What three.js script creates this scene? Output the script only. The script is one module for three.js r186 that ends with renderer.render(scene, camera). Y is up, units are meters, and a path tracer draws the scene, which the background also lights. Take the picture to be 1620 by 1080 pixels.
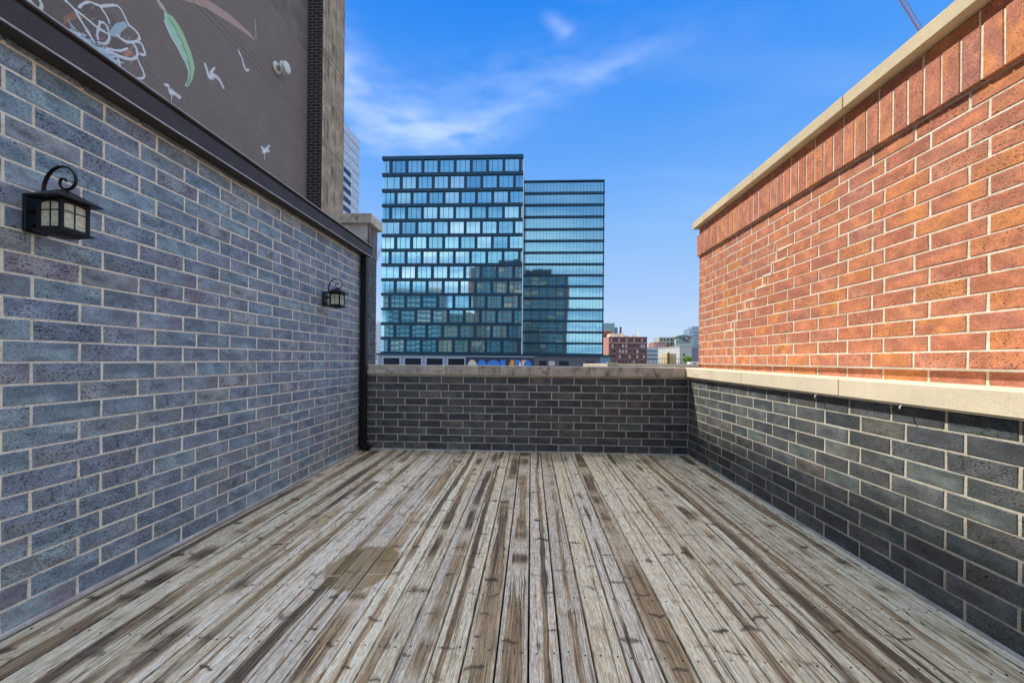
import * as THREE from 'three';
import { RoundedBoxGeometry } from 'three/addons/geometries/RoundedBoxGeometry.js';
import { mergeGeometries } from 'three/addons/utils/BufferGeometryUtils.js';

// ------------------------------------------------------------------ camera, sky, sun, exposure
// World: metres, y up, the deck's far wall lies towards -z. F(x, y, forward) turns "forward" distance into -z.
const D2R = Math.PI / 180;
const scene = new THREE.Scene();
const camera = new THREE.PerspectiveCamera(82.16, 1620 / 1080, 0.05, 6000);
camera.position.set(0, 1.265, 0);
camera.rotation.order = 'YXZ';
camera.rotation.set(0, 2.80 * D2R, 0.535 * D2R);
camera.setViewOffset(1620, 1080, 0, -28.8, 1620, 1080);          // lens shift: verticals stay upright
const SUN = new THREE.Vector3(-0.66, 1, -0.43).normalize();      // high on the left, a little ahead
const EXPOSURE = 2.5, SUN_POWER = 2.0;

function mulberry(a) { return () => { a |= 0; a = a + 0x6D2B79F5 | 0; let t = Math.imul(a ^ a >>> 15, 1 | a); t = t + Math.imul(t ^ t >>> 7, 61 | t) ^ t; return ((t ^ t >>> 14) >>> 0) / 4294967296; }; }
const LAT = new Float32Array(65536); { const r = mulberry(77); for (let i = 0; i < 65536; i++) LAT[i] = r(); }
function vn(x, y) {
  const xi = Math.floor(x), yi = Math.floor(y); let fx = x - xi, fy = y - yi;
  fx = fx * fx * (3 - 2 * fx); fy = fy * fy * (3 - 2 * fy);
  const a = (yi & 255) << 8, b = (yi + 1 & 255) << 8, c = xi & 255, d = xi + 1 & 255;
  const p = LAT[a | c], q = LAT[a | d], r = LAT[b | c], s = LAT[b | d];
  const u = p + (q - p) * fx; return u + (r + (s - r) * fx - u) * fy;
}
function fbm(x, y, n = 4) { let s = 0, a = 0.5, t = 0; for (let i = 0; i < n; i++) { s += a * vn(x, y); t += a; a *= 0.5; x = x * 2.03 + 17.1; y = y * 2.03 + 9.7; } return s / t; }
const sst = (a, b, x) => { x = Math.min(1, Math.max(0, (x - a) / (b - a))); return x * x * (3 - 2 * x); };
const mix = (a, b, t) => a + (b - a) * t;
const lin = (c) => { c /= 255; return c <= 0.04045 ? c / 12.92 : Math.pow((c + 0.055) / 1.055, 2.4); };

{ // computed sky: clear blue, paler towards the horizon, thin cirrus
  const W = 2048, H = 1024, data = new Float32Array(W * H * 4);
  const stops = [[-90, 150, 160, 170], [-2, 190, 205, 220], [0, 206, 226, 248], [4, 194, 219, 250], [9, 170, 206, 252], [16, 146, 194, 252], [24, 112, 175, 251], [32, 80, 157, 249], [43, 42, 137, 242], [60, 34, 126, 232], [90, 38, 124, 228]]
    .map(([e, r, g, b]) => [e, lin(r), lin(g), lin(b)]);
  // cirrus seen over the far buildings: azimuth, elevation, half length, half width, tilt, strength
  const wisps = [[-13.5, 29.6, 8, 2.0, 5, 0.62], [-22, 30.5, 8, 4, -10, 0.42], [-27, 34.5, 2.6, 3.4, 20, 0.55], [9, 35.6, 8, 1.3, 12, 0.26], [-2, 35, 14, 3.2, 9, 0.22], [3.2, 40.5, 1.4, 0.7, -30, 0.30], [4.6, 39.8, 1.0, 0.6, 20, 0.26], [10, 43, 3, 0.7, 0, 0.5], [-5, 32.2, 4, 0.9, 16, 0.26]];
  for (let j = 0; j < H; j++) {
    const el = ((j + 0.5) / H - 0.5) * 180;
    let k = 0; while (k < stops.length - 2 && stops[k + 1][0] < el) k++;
    const A = stops[k], B = stops[k + 1], t = Math.min(1, Math.max(0, (el - A[0]) / (B[0] - A[0])));
    for (let i = 0; i < W; i++) {
      const ang = ((i + 0.5) / W - 0.5) * 2 * Math.PI, dx = Math.cos(ang), dz = Math.sin(ang);
      const az = Math.atan2(dx, -dz) / D2R;
      let c = 0;
      if (el > -2) {
        const ce = Math.cos(el * D2R), se = Math.max(0.05, Math.sin(el * D2R) + 0.12);
        const px = dx * ce / se, pz = dz * ce / se;           // flat cloud layer
        const wx = fbm(px * 1.2 + 40, pz * 1.2 + 40, 3), n = fbm(px * 1.7 + wx * 2.2 + 100, pz * 4.2 + wx * 1.6 + 70, 6);
        const out = Math.max(sst(48, 95, Math.abs(az)) * mix(0.85, 0.22, sst(13, 26, el)), sst(43, 62, el));   // cloud behind as the glass towers mirror it; overhead veil added as fill light
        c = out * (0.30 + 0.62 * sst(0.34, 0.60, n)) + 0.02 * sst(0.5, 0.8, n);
        for (const [a0, e0, L, w, tilt, s] of wisps) {
          const ux = (az - a0) * Math.cos(e0 * D2R), uy = el - e0;
          if (Math.abs(ux) > 3 * L + 3 * w || Math.abs(uy) > 3 * L) continue;
          const ct = Math.cos(tilt * D2R), st = Math.sin(tilt * D2R), x = (ux * ct + uy * st) / L, y = (-ux * st + uy * ct) / w;
          const g = Math.exp(-(x * x + y * y)); if (g < 0.01) continue;
          c += 0.21 * s * g * (0.2 + 1.35 * sst(0.2, 0.85, fbm(ux * 0.32 + 20 - uy * 0.5, uy * 1.0 + ux * 0.12 + 30 + wx * 1.5, 5)));
        }
      }
      c = Math.min(0.9, c);
      const o = (j * W + i) * 4, cl = [1.88, 1.86, 1.82];
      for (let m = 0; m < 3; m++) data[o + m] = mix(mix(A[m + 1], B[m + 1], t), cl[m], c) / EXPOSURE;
      data[o + 3] = 1;
    }
  }
  const sky = new THREE.DataTexture(data, W, H, THREE.RGBAFormat, THREE.FloatType);
  sky.mapping = THREE.EquirectangularReflectionMapping; sky.magFilter = THREE.LinearFilter; sky.minFilter = THREE.LinearFilter;
  sky.colorSpace = THREE.LinearSRGBColorSpace; sky.needsUpdate = true;
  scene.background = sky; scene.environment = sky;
}
const sun = new THREE.DirectionalLight(0xfff5e8, SUN_POWER);
sun.position.copy(SUN).multiplyScalar(60); sun.target.position.set(0, 0, -3); sun.castShadow = true;
sun.shadow.mapSize.set(4096, 4096); sun.shadow.radius = 1.6; sun.shadow.bias = -0.0004;
Object.assign(sun.shadow.camera, { left: -14, right: 14, top: 14, bottom: -14, near: 1, far: 140 });
scene.add(sun, sun.target);

const renderer = new THREE.WebGLRenderer({ antialias: true });
renderer.toneMapping = THREE.LinearToneMapping; renderer.toneMappingExposure = EXPOSURE;
renderer.shadowMap.enabled = true; renderer.shadowMap.type = THREE.PCFSoftShadowMap;

// ------------------------------------------------------------------ helpers
const F = (x, y, f) => new THREE.Vector3(x, y, -f);
const used = new Map();
function numbered(n) { const k = used.get(n) || 0; used.set(n, k + 1); return k ? n + '_' + String(k).padStart(3, '0') : n; }
function shade(o) { o.traverse((m) => { if (m.isMesh) { m.castShadow = true; m.receiveShadow = true; } }); return o; }
function thing(name, label, category, pos = [0, 0, 0], group, kind) {
  const g = new THREE.Group(); g.name = numbered(name); g.position.set(pos[0], pos[1], -pos[2]);
  g.userData.label = label; g.userData.category = category; if (group) g.userData.group = group; if (kind) g.userData.kind = kind;
  scene.add(g); return g;
}
function structure(name, label) { const g = new THREE.Group(); g.name = numbered(name); g.userData.kind = 'structure'; if (label) g.userData.label = label; scene.add(g); return g; }
function part(parent, name, geo, mat, x = 0, y = 0, z = 0) {
  const m = new THREE.Mesh(geo, mat); m.name = name; m.position.set(x, y, z); m.castShadow = m.receiveShadow = true; parent.add(m); return m;
}
function texD(data, w, h, srgb, rep) {
  const t = new THREE.DataTexture(data, w, h, THREE.RGBAFormat); t.magFilter = THREE.LinearFilter; t.minFilter = THREE.LinearMipmapLinearFilter; t.generateMipmaps = true;
  if (srgb) t.colorSpace = THREE.SRGBColorSpace; t.wrapS = t.wrapT = rep ? THREE.RepeatWrapping : THREE.ClampToEdgeWrapping; t.needsUpdate = true; return t;
}
function grainTexture(n, f) { // f(u, v) -> [r, g, b, height], sRGB 0..255, height 0..1
  const c = new Uint8Array(n * n * 4), b = new Uint8Array(n * n * 4);
  for (let j = 0; j < n; j++) for (let i = 0; i < n; i++) {
    const o = (j * n + i) * 4, [r, g, bl, h] = f(i / n, j / n);
    c[o] = Math.max(0, Math.min(255, r)); c[o + 1] = Math.max(0, Math.min(255, g)); c[o + 2] = Math.max(0, Math.min(255, bl)); c[o + 3] = 255;
    b[o] = b[o + 1] = b[o + 2] = Math.max(0, Math.min(255, h * 255)); b[o + 3] = 255;
  }
  return { map: texD(c, n, n, true, true), bump: texD(b, n, n, false, true) };
}
// box between two corners (x0..x1, y0..y1, forward f0..f1) with uv in metres
function boxM(x0, x1, y0, y1, f0, f1, k = 1, bevel = 0) {
  const w = x1 - x0, h = y1 - y0, d = f1 - f0;
  const g = bevel ? new RoundedBoxGeometry(w, h, d, 2, bevel) : new THREE.BoxGeometry(w, h, d);
  g.translate((x0 + x1) / 2, (y0 + y1) / 2, -(f0 + f1) / 2);
  return metreUV(g, k);
}
function metreUV(g, k = 1, off = 0) {
  const p = g.attributes.position, n = g.attributes.normal, uv = new Float32Array(p.count * 2);
  for (let i = 0; i < p.count; i++) {
    const ax = Math.abs(n.getX(i)), ay = Math.abs(n.getY(i)), az = Math.abs(n.getZ(i));
    let u, v; if (ax >= ay && ax >= az) { u = p.getZ(i); v = p.getY(i); } else if (ay >= az) { u = p.getX(i); v = p.getZ(i); } else { u = p.getX(i); v = p.getY(i); }
    uv[2 * i] = u * k + off; uv[2 * i + 1] = v * k + off * 0.7;
  }
  g.setAttribute('uv', new THREE.BufferAttribute(uv, 2)); return g;
}
const STD = (o) => new THREE.MeshStandardMaterial(o);
const col = (r, g, b) => new THREE.Color().setRGB(r / 255, g / 255, b / 255, THREE.SRGBColorSpace);
const merged = (list) => mergeGeometries(list.map((g) => { const q = g.index ? g.toNonIndexed() : g; for (const k of Object.keys(q.attributes)) if (!['position', 'normal', 'uv'].includes(k)) q.deleteAttribute(k); return q; }));

// ------------------------------------------------------------------ surface textures
const mortarT = grainTexture(512, (u, v) => {
  const a = fbm(u * 60, v * 60, 3), b = vn(u * 255, v * 255), c = fbm(u * 9 + 5, v * 9, 3), s = 0.70 + 0.26 * a + 0.18 * b + 0.22 * (c - 0.5);
  return [238 * s + 24, 232 * s + 24, 216 * s + 22, 0.5 * a + 0.5 * b];
});
const concreteT = grainTexture(1024, (u, v) => {
  const a = fbm(u * 7, v * 7, 5), b = vn(u * 230, v * 230), c = sst(0.5, 0.8, fbm(u * 26 + 3, v * 16 + 8, 4)), e = sst(0.55, 0.75, fbm(u * 40 + 9, v * 6, 3));
  const s = 0.98 + 0.30 * (a - 0.5) + 0.13 * (b - 0.5) - 0.30 * c * e - 0.16 * c;
  return [200 * s, 193 * s, 176 * s, 0.55 * b + 0.45 * a];
});
const tanStoneT = grainTexture(512, (u, v) => {
  const a = fbm(u * 6, v * 6, 5), b = vn(u * 200, v * 200), s = 0.93 + 0.14 * (a - 0.5) + 0.06 * (b - 0.5);
  return [244 * s, 231 * s, 200 * s, 0.5 * b + 0.5 * a];
});
const stuccoT = grainTexture(1024, (u, v) => {
  const a = fbm(u * 8, v * 8, 5), b = vn(u * 255, v * 255), st = sst(0.5, 0.8, fbm(u * 34, v * 2.2 + 4, 4)), s = 0.86 + 0.35 * (a - 0.5) + 0.12 * (b - 0.5) - 0.25 * st;
  return [232 * s, 214 * s, 192 * s, 0.6 * b + 0.4 * a];
});
const whitewashT = grainTexture(512, (u, v) => {
  const st = sst(0.52, 0.74, fbm(u * 22 + 4, v * 2.4, 4)), a = fbm(u * 9, v * 9, 4), s = 0.92 + 0.2 * (a - 0.5);
  return [mix(214, 120, st) * s, mix(216, 116, st) * s, mix(212, 108, st) * s, a];
});
const metalT = grainTexture(256, (u, v) => { const a = fbm(u * 10, v * 10, 4), b = vn(u * 120, v * 120), s = 0.86 + 0.28 * (a - 0.5) + 0.1 * (b - 0.5); return [255 * s, 255 * s, 255 * s, b]; });

// atlas of 48 individual brick faces
function brickAtlas(seed, paint) {
  const CW = 320, CH = 96, W = CW * 4, H = CH * 12, c = new Uint8Array(W * H * 4), b = new Uint8Array(W * H * 4), rnd = mulberry(seed);
  for (let row = 0; row < 12; row++) for (let cl = 0; cl < 4; cl++) {
    const P = paint(rnd), ox = rnd() * 200, oy = rnd() * 200, dens = mix(0.60, 0.75, rnd()) + (P.dens || 0);
    for (let y = 0; y < CH; y++) for (let x = 0; x < CW; x++) {
      const X = x / CW * 0.294, Y = y / CH * 0.091;
      const low = fbm(X * 16 + ox, Y * 22 + oy, 4), low2 = fbm(X * 9 + oy, Y * 20 + ox, 3), fine = vn(X * 560 + ox, Y * 560 + oy), mid = vn(X * 140 + oy, Y * 190 + ox);
      const wob = vn(X * 60 + oy, Y * 60) * 0.8, sp = vn(X * 135 + ox + wob, Y * 300 + oy + wob * 2) * 0.72 + 0.28 * vn(X * 330 + oy, Y * 420 + ox);
      const pit = sst(dens, dens + 0.10, sp) * sst(0.30, 0.55, low + 0.15);
      const edge = Math.min(X, 0.294 - X, Y, 0.091 - Y), rim = 1 - sst(0.001, 0.006 + 0.006 * mid, edge);
      const t = sst(0.35, 0.68, low2), bl = P.blot ? Math.exp(-(((X - P.bx) / 0.05) ** 2 + ((Y - 0.045) / 0.018) ** 2)) * sst(0.25, 0.6, low) * P.blot : 0;
      const en = P.end * sst(0.10, 0.147, Math.abs(X - 0.147) + 0.05 * (low - 0.5));
      const o = ((row * CH + y) * W + cl * CW + x) * 4, s = (0.84 + 0.34 * (low - 0.5) + 0.17 * (fine - 0.5) + 0.16 * (mid - 0.5)) * (1 - 0.55 * pit) * (1 - 0.45 * bl) + 0.10;
      for (let k = 0; k < 3; k++) {
        let v = mix(mix(P.a[k], P.b[k], t), P.e[k], en) * s; v = mix(v, v * 0.8 + 26, rim * P.rim);
        c[o + k] = Math.max(0, Math.min(255, v));
      }
      c[o + 3] = b[o + 3] = 255; b[o] = b[o + 1] = b[o + 2] = Math.max(0, Math.min(255, 255 * (0.62 + 0.2 * (low - 0.5) + 0.25 * (fine - 0.5) - 0.55 * pit)));
    }
  }
  return { map: texD(c, W, H, true, false), bump: texD(b, W, H, false, false) };
}
const pick = (r, a) => a[Math.floor(r() * a.length)];
const greyAtlas = brickAtlas(11, (r) => ({
  a: pick(r, [[134, 148, 156], [128, 142, 150], [140, 146, 146], [122, 136, 146], [130, 150, 154]]), b: pick(r, [[112, 124, 134], [120, 128, 130], [108, 126, 134], [122, 122, 130]]),
  e: [108, 118, 122], end: r() * 0.5, blot: r() < 0.25 ? 0.9 : 0, bx: mix(0.07, 0.2, r()), rim: mix(-0.4, 0.6, r()),
}));
const redAtlas = brickAtlas(23, (r) => ({
  dens: 0.05, a: pick(r, [[216, 142, 104], [212, 136, 98], [210, 138, 106], [222, 144, 90], [204, 130, 102], [208, 140, 114]]), b: pick(r, [[204, 128, 98], [198, 128, 106], [210, 134, 98]]),
  e: pick(r, [[176, 122, 110], [190, 128, 104], [200, 126, 94]]), end: r() * 0.7, blot: r() < 0.12 ? 0.4 : 0, bx: mix(0.07, 0.2, r()), rim: mix(-0.2, 0.7, r()),
}));

// ------------------------------------------------------------------ brickwork
const BL = 0.3048, BH = 0.1016, Y0 = 0.011, HEAD = 0.0132, BED = 0.0102;
const brickGeos = new Map();
function brickGeo(w, h, cell, soldier) { // front face at z = 0, chamfered and slightly uneven
  const key = [w.toFixed(3), h.toFixed(3), cell, soldier ? 1 : 0].join();
  if (brickGeos.has(key)) return brickGeos.get(key);
  const r = mulberry(cell * 131 + Math.round(w * 1000)), j = () => (r() - 0.5) * 0.0036, c = 0.0032, dep = 0.03;
  const corner = [[-1, -1], [1, -1], [1, 1], [-1, 1]].map(([sx, sy]) => [sx * w / 2 + j(), sy * h / 2 + j()]);
  const ring = (ins, z) => corner.map(([x, y], i) => [x - [-1, 1, 1, -1][i] * ins, y - [-1, -1, 1, 1][i] * ins, z]);
  const A = ring(c, 0), B = ring(0, -c), C = ring(0, -dep), pos = [], uv = [];
  const u0 = (cell % 4) / 4, v0 = Math.floor(cell / 4) / 12, full = soldier ? BL : BL - HEAD;
  const put = (p) => {
    pos.push(...p); let a = p[0] / w + 0.5, b = p[1] / h + 0.5; if (soldier) [a, b] = [b, a]; else a *= Math.min(1, w / full);
    uv.push(u0 + (0.01 + 0.98 * a) / 4, v0 + (0.03 + 0.94 * b) / 12);
  };
  const quad = (a, b, d, e) => { for (const p of [a, b, d, a, d, e]) put(p); };
  quad(...A);
  for (let i = 0; i < 4; i++) { const k = (i + 1) % 4; quad(B[i], B[k], A[k], A[i]); quad(C[i], C[k], B[k], B[i]); }
  const g = new THREE.BufferGeometry(); g.setAttribute('position', new THREE.Float32BufferAttribute(pos, 3)); g.setAttribute('uv', new THREE.Float32BufferAttribute(uv, 2)); g.computeVertexNormals();
  brickGeos.set(key, g); return g;
}
function brickMats(atlas, tints, rough, bump = 0.0022) { return tints.map((t) => STD({ map: atlas.map, bumpMap: atlas.bump, bumpScale: bump, roughness: rough, color: new THREE.Color().setRGB(...t) })); }
// lay courses k0..k1 from x0 to x1 (local x); joint(k) = x of one head joint; most: how many single bricks, chosen by near(x, y)
function lay(parent, { x0, x1, k0, k1, joint, mats, seed, tone, most = 1e9, near, base = Y0, name = 'brick' }) {
  const r = mulberry(seed), list = [];
  for (let k = k0; k <= k1; k++) {
    const j = joint(k); let i = Math.floor((x0 - j) / BL);
    for (; j + i * BL < x1 - 0.001; i++) {
      const a = Math.max(x0, j + i * BL + HEAD / 2), b = Math.min(x1, j + (i + 1) * BL - HEAD / 2); if (b - a < 0.02) continue;
      const w = Math.abs(b - a - (BL - HEAD)) < 0.002 ? BL - HEAD : Math.round((b - a) * 200) / 200;
      list.push({ x: (a + b) / 2, y: base + k * BH + BH / 2, w, cell: Math.floor(r() * 48), m: tone ? tone(r, k) : Math.floor(r() * mats.length), dz: (r() - 0.5) * 0.0022, tilt: (r() - 0.5) * 0.006, dy: (r() - 0.5) * 0.0014 });
    }
  }
  if (list.length > most) list.sort((p, q) => near(p) - near(q));
  list.slice(0, most).forEach((b, n) => {
    const m = part(parent, n ? name + '_' + String(n).padStart(3, '0') : name, brickGeo(b.w, BH - BED, b.cell), mats[b.m], b.x, b.y + b.dy, b.dz); m.rotation.y = b.tilt;
  });
  const rest = list.slice(most); if (!rest.length) return;
  mats.forEach((mt, mi) => {
    const gs = rest.filter((b) => b.m === mi).map((b) => brickGeo(b.w, BH - BED, b.cell).clone().translate(b.x, b.y + b.dy, b.dz)); if (!gs.length) return;
    const m = part(parent, 'further_bricks', mergeGeometries(gs), mt); m.userData.kind = 'stuff';
  });
}
const mortarLight = STD({ map: mortarT.map, bumpMap: mortarT.bump, bumpScale: 0.0015, roughness: 0.95, color: col(250, 247, 238) });
const mortarGrey = STD({ map: mortarT.map, bumpMap: mortarT.bump, bumpScale: 0.0015, roughness: 0.95, color: col(150, 156, 164) });
const concrete = STD({ map: concreteT.map, bumpMap: concreteT.bump, bumpScale: 0.002, roughness: 0.92 });
const tanStone = STD({ map: tanStoneT.map, bumpMap: tanStoneT.bump, bumpScale: 0.0008, roughness: 0.8 });
const flashing = STD({ map: metalT.map, color: col(236, 236, 230), roughness: 0.6, metalness: 0 });
const darkMetal = STD({ map: metalT.map, color: col(74, 67, 64), roughness: 0.62, metalness: 0, bumpMap: metalT.bump, bumpScale: 0.0003 });
const blackMetal = STD({ map: metalT.map, color: col(24, 24, 28), roughness: 0.42, metalness: 0.3, bumpMap: metalT.bump, bumpScale: 0.0003 });
const lipMetal = STD({ map: metalT.map, color: col(226, 218, 214), roughness: 0.45, metalness: 0.3 });
const charcoalBricks = brickMats(greyAtlas, [[0.66, 0.59, 0.52], [0.54, 0.50, 0.46], [0.80, 0.71, 0.62], [0.44, 0.41, 0.39]], 0.62);   // the same charcoal brick in both low parapets
const mortarParapet = STD({ map: mortarT.map, bumpMap: mortarT.bump, bumpScale: 0.0015, roughness: 0.95, color: col(206, 205, 200) });
const XL = -2.363, XR = 2.116, ZF = 5.369, XO = 2.39;

// ------------------------------------------------------------------ deck
{
  const deck = structure('deck', 'weathered timber roof deck of long grey-brown boards');
  const pitch = 0.1372, gap = 0.0095, z0 = 0.0, z1 = ZF - 0.012, L = z1 - z0, N = 34, first = -17;
  part(deck, 'subfloor', boxM(XL - 0.02, XR + 0.02, -0.2, -0.045, z0, ZF), STD({ color: col(28, 25, 22), roughness: 1 }));
  const SW = 112, TW = 2048, TH = 1600, per = 17, mats = [];
  for (let t = 0; t < 2; t++) {
    const c = new Uint8Array(TW * TH * 4), b = new Uint8Array(TW * TH * 4);
    for (let q = 0; q < per; q++) {
      const bi = t * per + q, r = mulberry(900 + bi * 7), knots = [], cool = r() < 0.3, off = r() * 180, heart = mix(0.25, 0.75, r()), heartW = r() < 0.28 ? mix(0.02, 0.09, r()) : mix(0.11, 0.42, r()), lift = mix(-0.22, 0.19, r()), fleckT = mix(0.50, 0.66, r()), tone = mix(0.92, 1.06, r());
      for (let s = r() * 0.5; s < L; s += mix(0.13, 0.5, r())) knots.push({ s, t: mix(0.2, 0.8, r()), h: mix(0.06, 0.55, r()), h2: mix(0.06, 0.55, r()), slope: mix(-0.035, 0.035, r()), w: mix(0.005, 0.013, r()), bow: mix(-0.035, 0.035, r()), dark: mix(0.2, 0.98, r()), round: r() < 0.35, flare: mix(0.08, 0.4, r()) });
      const xc = (first + bi + 0.5) * pitch;
      for (let y = 0; y < TH; y++) {
        const s = y / TH * L, Zf = z0 + s, hwS = fbm(s * 1.2 + off, 8.1, 3), kn = knots.filter((k) => Math.abs(k.s - s) < 0.35);
        for (let x = 0; x < SW; x++) {
          const u = x / (SW - 1), wx = fbm(s * 1.6 + off, u * 3 + off, 3);
          let bendU = u; for (const k of kn) { const e = Math.exp(-(((s - k.s) / 0.05) ** 2)); bendU += 0.10 * e * (u - k.t) * Math.exp(-(((u - k.t) / 0.3) ** 2)); }
          const g1 = vn(s * 2.2 + off, bendU * 15 + wx * 4 + off), g2 = vn(s * 6 + off, bendU * 27 + wx * 6), g3 = vn(s * 19 + off, bendU * 46 + wx * 5 + off), g4 = vn(s * 70, bendU * 80 + off), gl = vn(s * 0.9 + off, bendU * 19 + wx * 3 + off * 3);
          const fib = 0.42 * g2 + 0.36 * g3 + 0.22 * g4;
          const sg = s + 0.55 * (g1 - 0.5) + 0.5 * (g2 - 0.5) + 0.2 * (g3 - 0.5); let streak = sst(0.30, 0.70, 0.65 * vn(sg * 0.9 + off, 1.7) + 0.35 * vn(sg * 2.3 + off, 4.1) + lift); for (const k of kn) streak = Math.max(streak, 0.95 * Math.exp(-Math.abs(s - k.s) / k.flare) * k.dark);
          const hcU = heart + 0.34 * (vn(s * 0.7 + off, 3.3) - 0.5), hw = heartW * (0.45 + 1.1 * hwS), hd = Math.abs(bendU - hcU) + 0.16 * (g1 - 0.5) + 0.10 * (g2 - 0.5);
          const inside = (1 - sst(hw * 0.72, hw * 1.12, hd)) * sst(0.12, 0.5, streak);
          let kd = 0; for (const k of kn) {
            const ds = s - k.s - k.slope * (u - k.t) - k.bow * (u - k.t) * (u - k.t) * 3 - 0.026 * (vn(u * 5 + k.s * 50, k.s * 9) - 0.5) - 0.006 * (g3 - 0.5), du = (u > k.t ? (u - k.t) / k.h : (k.t - u) / k.h2);
            const ww = k.w * (k.round ? 2.0 : 1) * Math.max(0.12, 1 - du * du * 0.9) * (0.6 + 0.8 * vn(u * 17 + k.s * 31, 5));
            kd = Math.max(kd, k.dark * (1 - sst(ww * 0.35, ww * 1.25, Math.abs(ds))) * (1 - sst(0.7, 1.1, du + 0.25 * (g2 - 0.5))) * (0.55 + 0.6 * g3));
            kd = Math.max(kd, 0.35 * k.dark * Math.exp(-((ds / (k.w * 2.6)) ** 2)) * (1 - sst(0.4, 1.0, du)) * sst(0.35, 0.7, fib));
          }
          const line = 1 - sst(0.02, 0.075, Math.abs(gl - 0.5)), check = 1 - sst(0.0, 0.028, Math.abs(vn(s * 0.8 + off, bendU * 8 + wx * 2.2 + off) - 0.5) + 0.012 * g3);
          const dark = Math.max(check * sst(0.42, 0.66, g1) * 0.85, line * 0.5 * sst(0.35, 0.7, g2));
          const fleck = sst(fleckT, fleckT + 0.11, 0.55 * g3 + 0.45 * g2) * 0.8, deep = sst(0.36, 0.70, 0.6 * vn(sg * 1.1 + off * 3, 7.7) + 0.4 * g1) * sst(0.2, 0.9, inside);
          const pale = [cool ? 250 : 255, cool ? 242 : 245, cool ? 218 : 211], brn = [mix(172, 92, deep), mix(146, 79, deep), mix(106, 64, deep)], flk = [168, 144, 112];
          const sc = tone * (0.50 + 0.98 * fib) * (1 - 0.66 * dark), cv = [0, 0, 0];
          for (let m = 0; m < 3; m++) { let q0 = mix(pale[m], flk[m], fleck); q0 = mix(q0, brn[m], inside * (0.72 + 0.35 * (0.5 - fib) + (deep > 0 ? 0.15 : 0))); cv[m] = mix(q0 * sc, [58, 47, 37][m] + 26 * g3, Math.min(1, kd)); }
          let [R, G, B] = cv;
          // old round pot stain left of centre
          const X = xc + (u - 0.5) * (pitch - gap), sx = (X + 1.02) / 0.215, sz = (Zf - 2.33) / 0.27, rr = Math.hypot(sx, sz) + 0.16 * (fbm(X * 12 + 3, Zf * 5, 4) - 0.5) + 0.07 * (g2 - 0.5) + 0.08 * (vn(bi * 5.7, 2.2) - 0.5);
          const st = (1 - sst(0.90, 1.02, rr)) * mix(0.75, 1, vn(X * 7, Zf * 5 + 3)) * (0.8 + 0.3 * fib); const scr = 1 - sst(0.004, 0.009, Math.abs(Zf - 2.24 - 0.12 * (X + 1.0)));
          R = mix(R, R * 0.34 + 84, st); G = mix(G, G * 0.32 + 72, st); B = mix(B, B * 0.30 + 46, st); if (st > 0.3 && scr > 0 && vn(X * 15, 4) > 0.4) { R = mix(R, 205, scr * 0.7); G = mix(G, 196, scr * 0.7); B = mix(B, 176, scr * 0.7); }
          // ragged algae along the far wall and the right-hand edge
          const al = sst(0.52, 0.70, fbm(X * 5 + 9, Zf * 3 + 2, 4) + 0.36 * sst(4.6, 5.35, Zf) - 0.20 + 0.10 * sst(1.8, 2.1, X)) * (0.5 + 0.7 * (0.5 - fib));
          R = mix(R, R * 0.62 + 4, al); G = mix(G, G * 0.65 + 6, al); B = mix(B, B * 0.60 + 2, al);
          const o = (y * TW + q * SW + x) * 4; c[o] = Math.max(0, Math.min(255, R)); c[o + 1] = Math.max(0, Math.min(255, G)); c[o + 2] = Math.max(0, Math.min(255, B)); c[o + 3] = b[o + 3] = 255;
          b[o] = b[o + 1] = b[o + 2] = Math.max(0, Math.min(255, 255 * (0.3 + 0.6 * fib - 0.35 * dark - 0.12 * inside)));
        }
      }
    }
    mats.push(STD({ map: texD(c, TW, TH, true, false), bumpMap: texD(b, TW, TH, false, false), bumpScale: 0.0022, roughness: 0.9 }));
  }
  const rr = mulberry(4242), nails = [], nailDisc = new THREE.CylinderGeometry(0.0042, 0.0042, 0.002, 8).toNonIndexed();
  for (let bi = 0; bi < N; bi++) {
    let xa = (first + bi) * pitch + gap / 2, xb = (first + bi + 1) * pitch - gap / 2; const clipL = Math.max(xa, XL + 0.004), clipR = Math.min(xb, XR - 0.004); if (clipR - clipL < 0.01) continue;
    const hgt = (rr() - 0.5) * 0.004, tilt = (rr() - 0.5) * 0.004, prof = [[clipL, -0.036], [clipL, -0.004], [clipL + 0.0035, -0.0006], [(clipL + clipR) / 2, -0.0012], [clipR - 0.0035, -0.0006], [clipR, -0.004], [clipR, -0.036]];
    const pos = [], uv = [], q = bi % per, seg = 6;
    const put = (p, f) => { const u = Math.min(1, Math.max(0, (p[0] - xa) / (xb - xa))); pos.push(p[0], p[1] + hgt + tilt * (u - 0.5) + 0.0012 * Math.sin(f * 2.1 + bi), -f); uv.push((q * SW + 0.5 + u * (SW - 1)) / TW, (f - z0) / L); };
    for (let sg = 0; sg < seg; sg++) { const fa = z0 + L * sg / seg, fb = z0 + L * (sg + 1) / seg; for (let i = 0; i < prof.length - 1; i++) { const a = prof[i], d = prof[i + 1]; put(a, fa); put(d, fa); put(d, fb); put(a, fa); put(d, fb); put(a, fb); } }
    for (const f of [z0, z1]) for (let i = 1; i < prof.length - 1; i++) { const tri = [prof[0], prof[i], prof[i + 1]]; if (f === z0) tri.reverse(); for (const p of tri) put(p, f); }
    const g = new THREE.BufferGeometry(); g.setAttribute('position', new THREE.Float32BufferAttribute(pos, 3)); g.setAttribute('uv', new THREE.Float32BufferAttribute(uv, 2)); g.computeVertexNormals();
    part(deck, bi ? 'deck_board_' + String(bi).padStart(3, '0') : 'deck_board', g, mats[Math.floor(bi / per)]);
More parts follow.
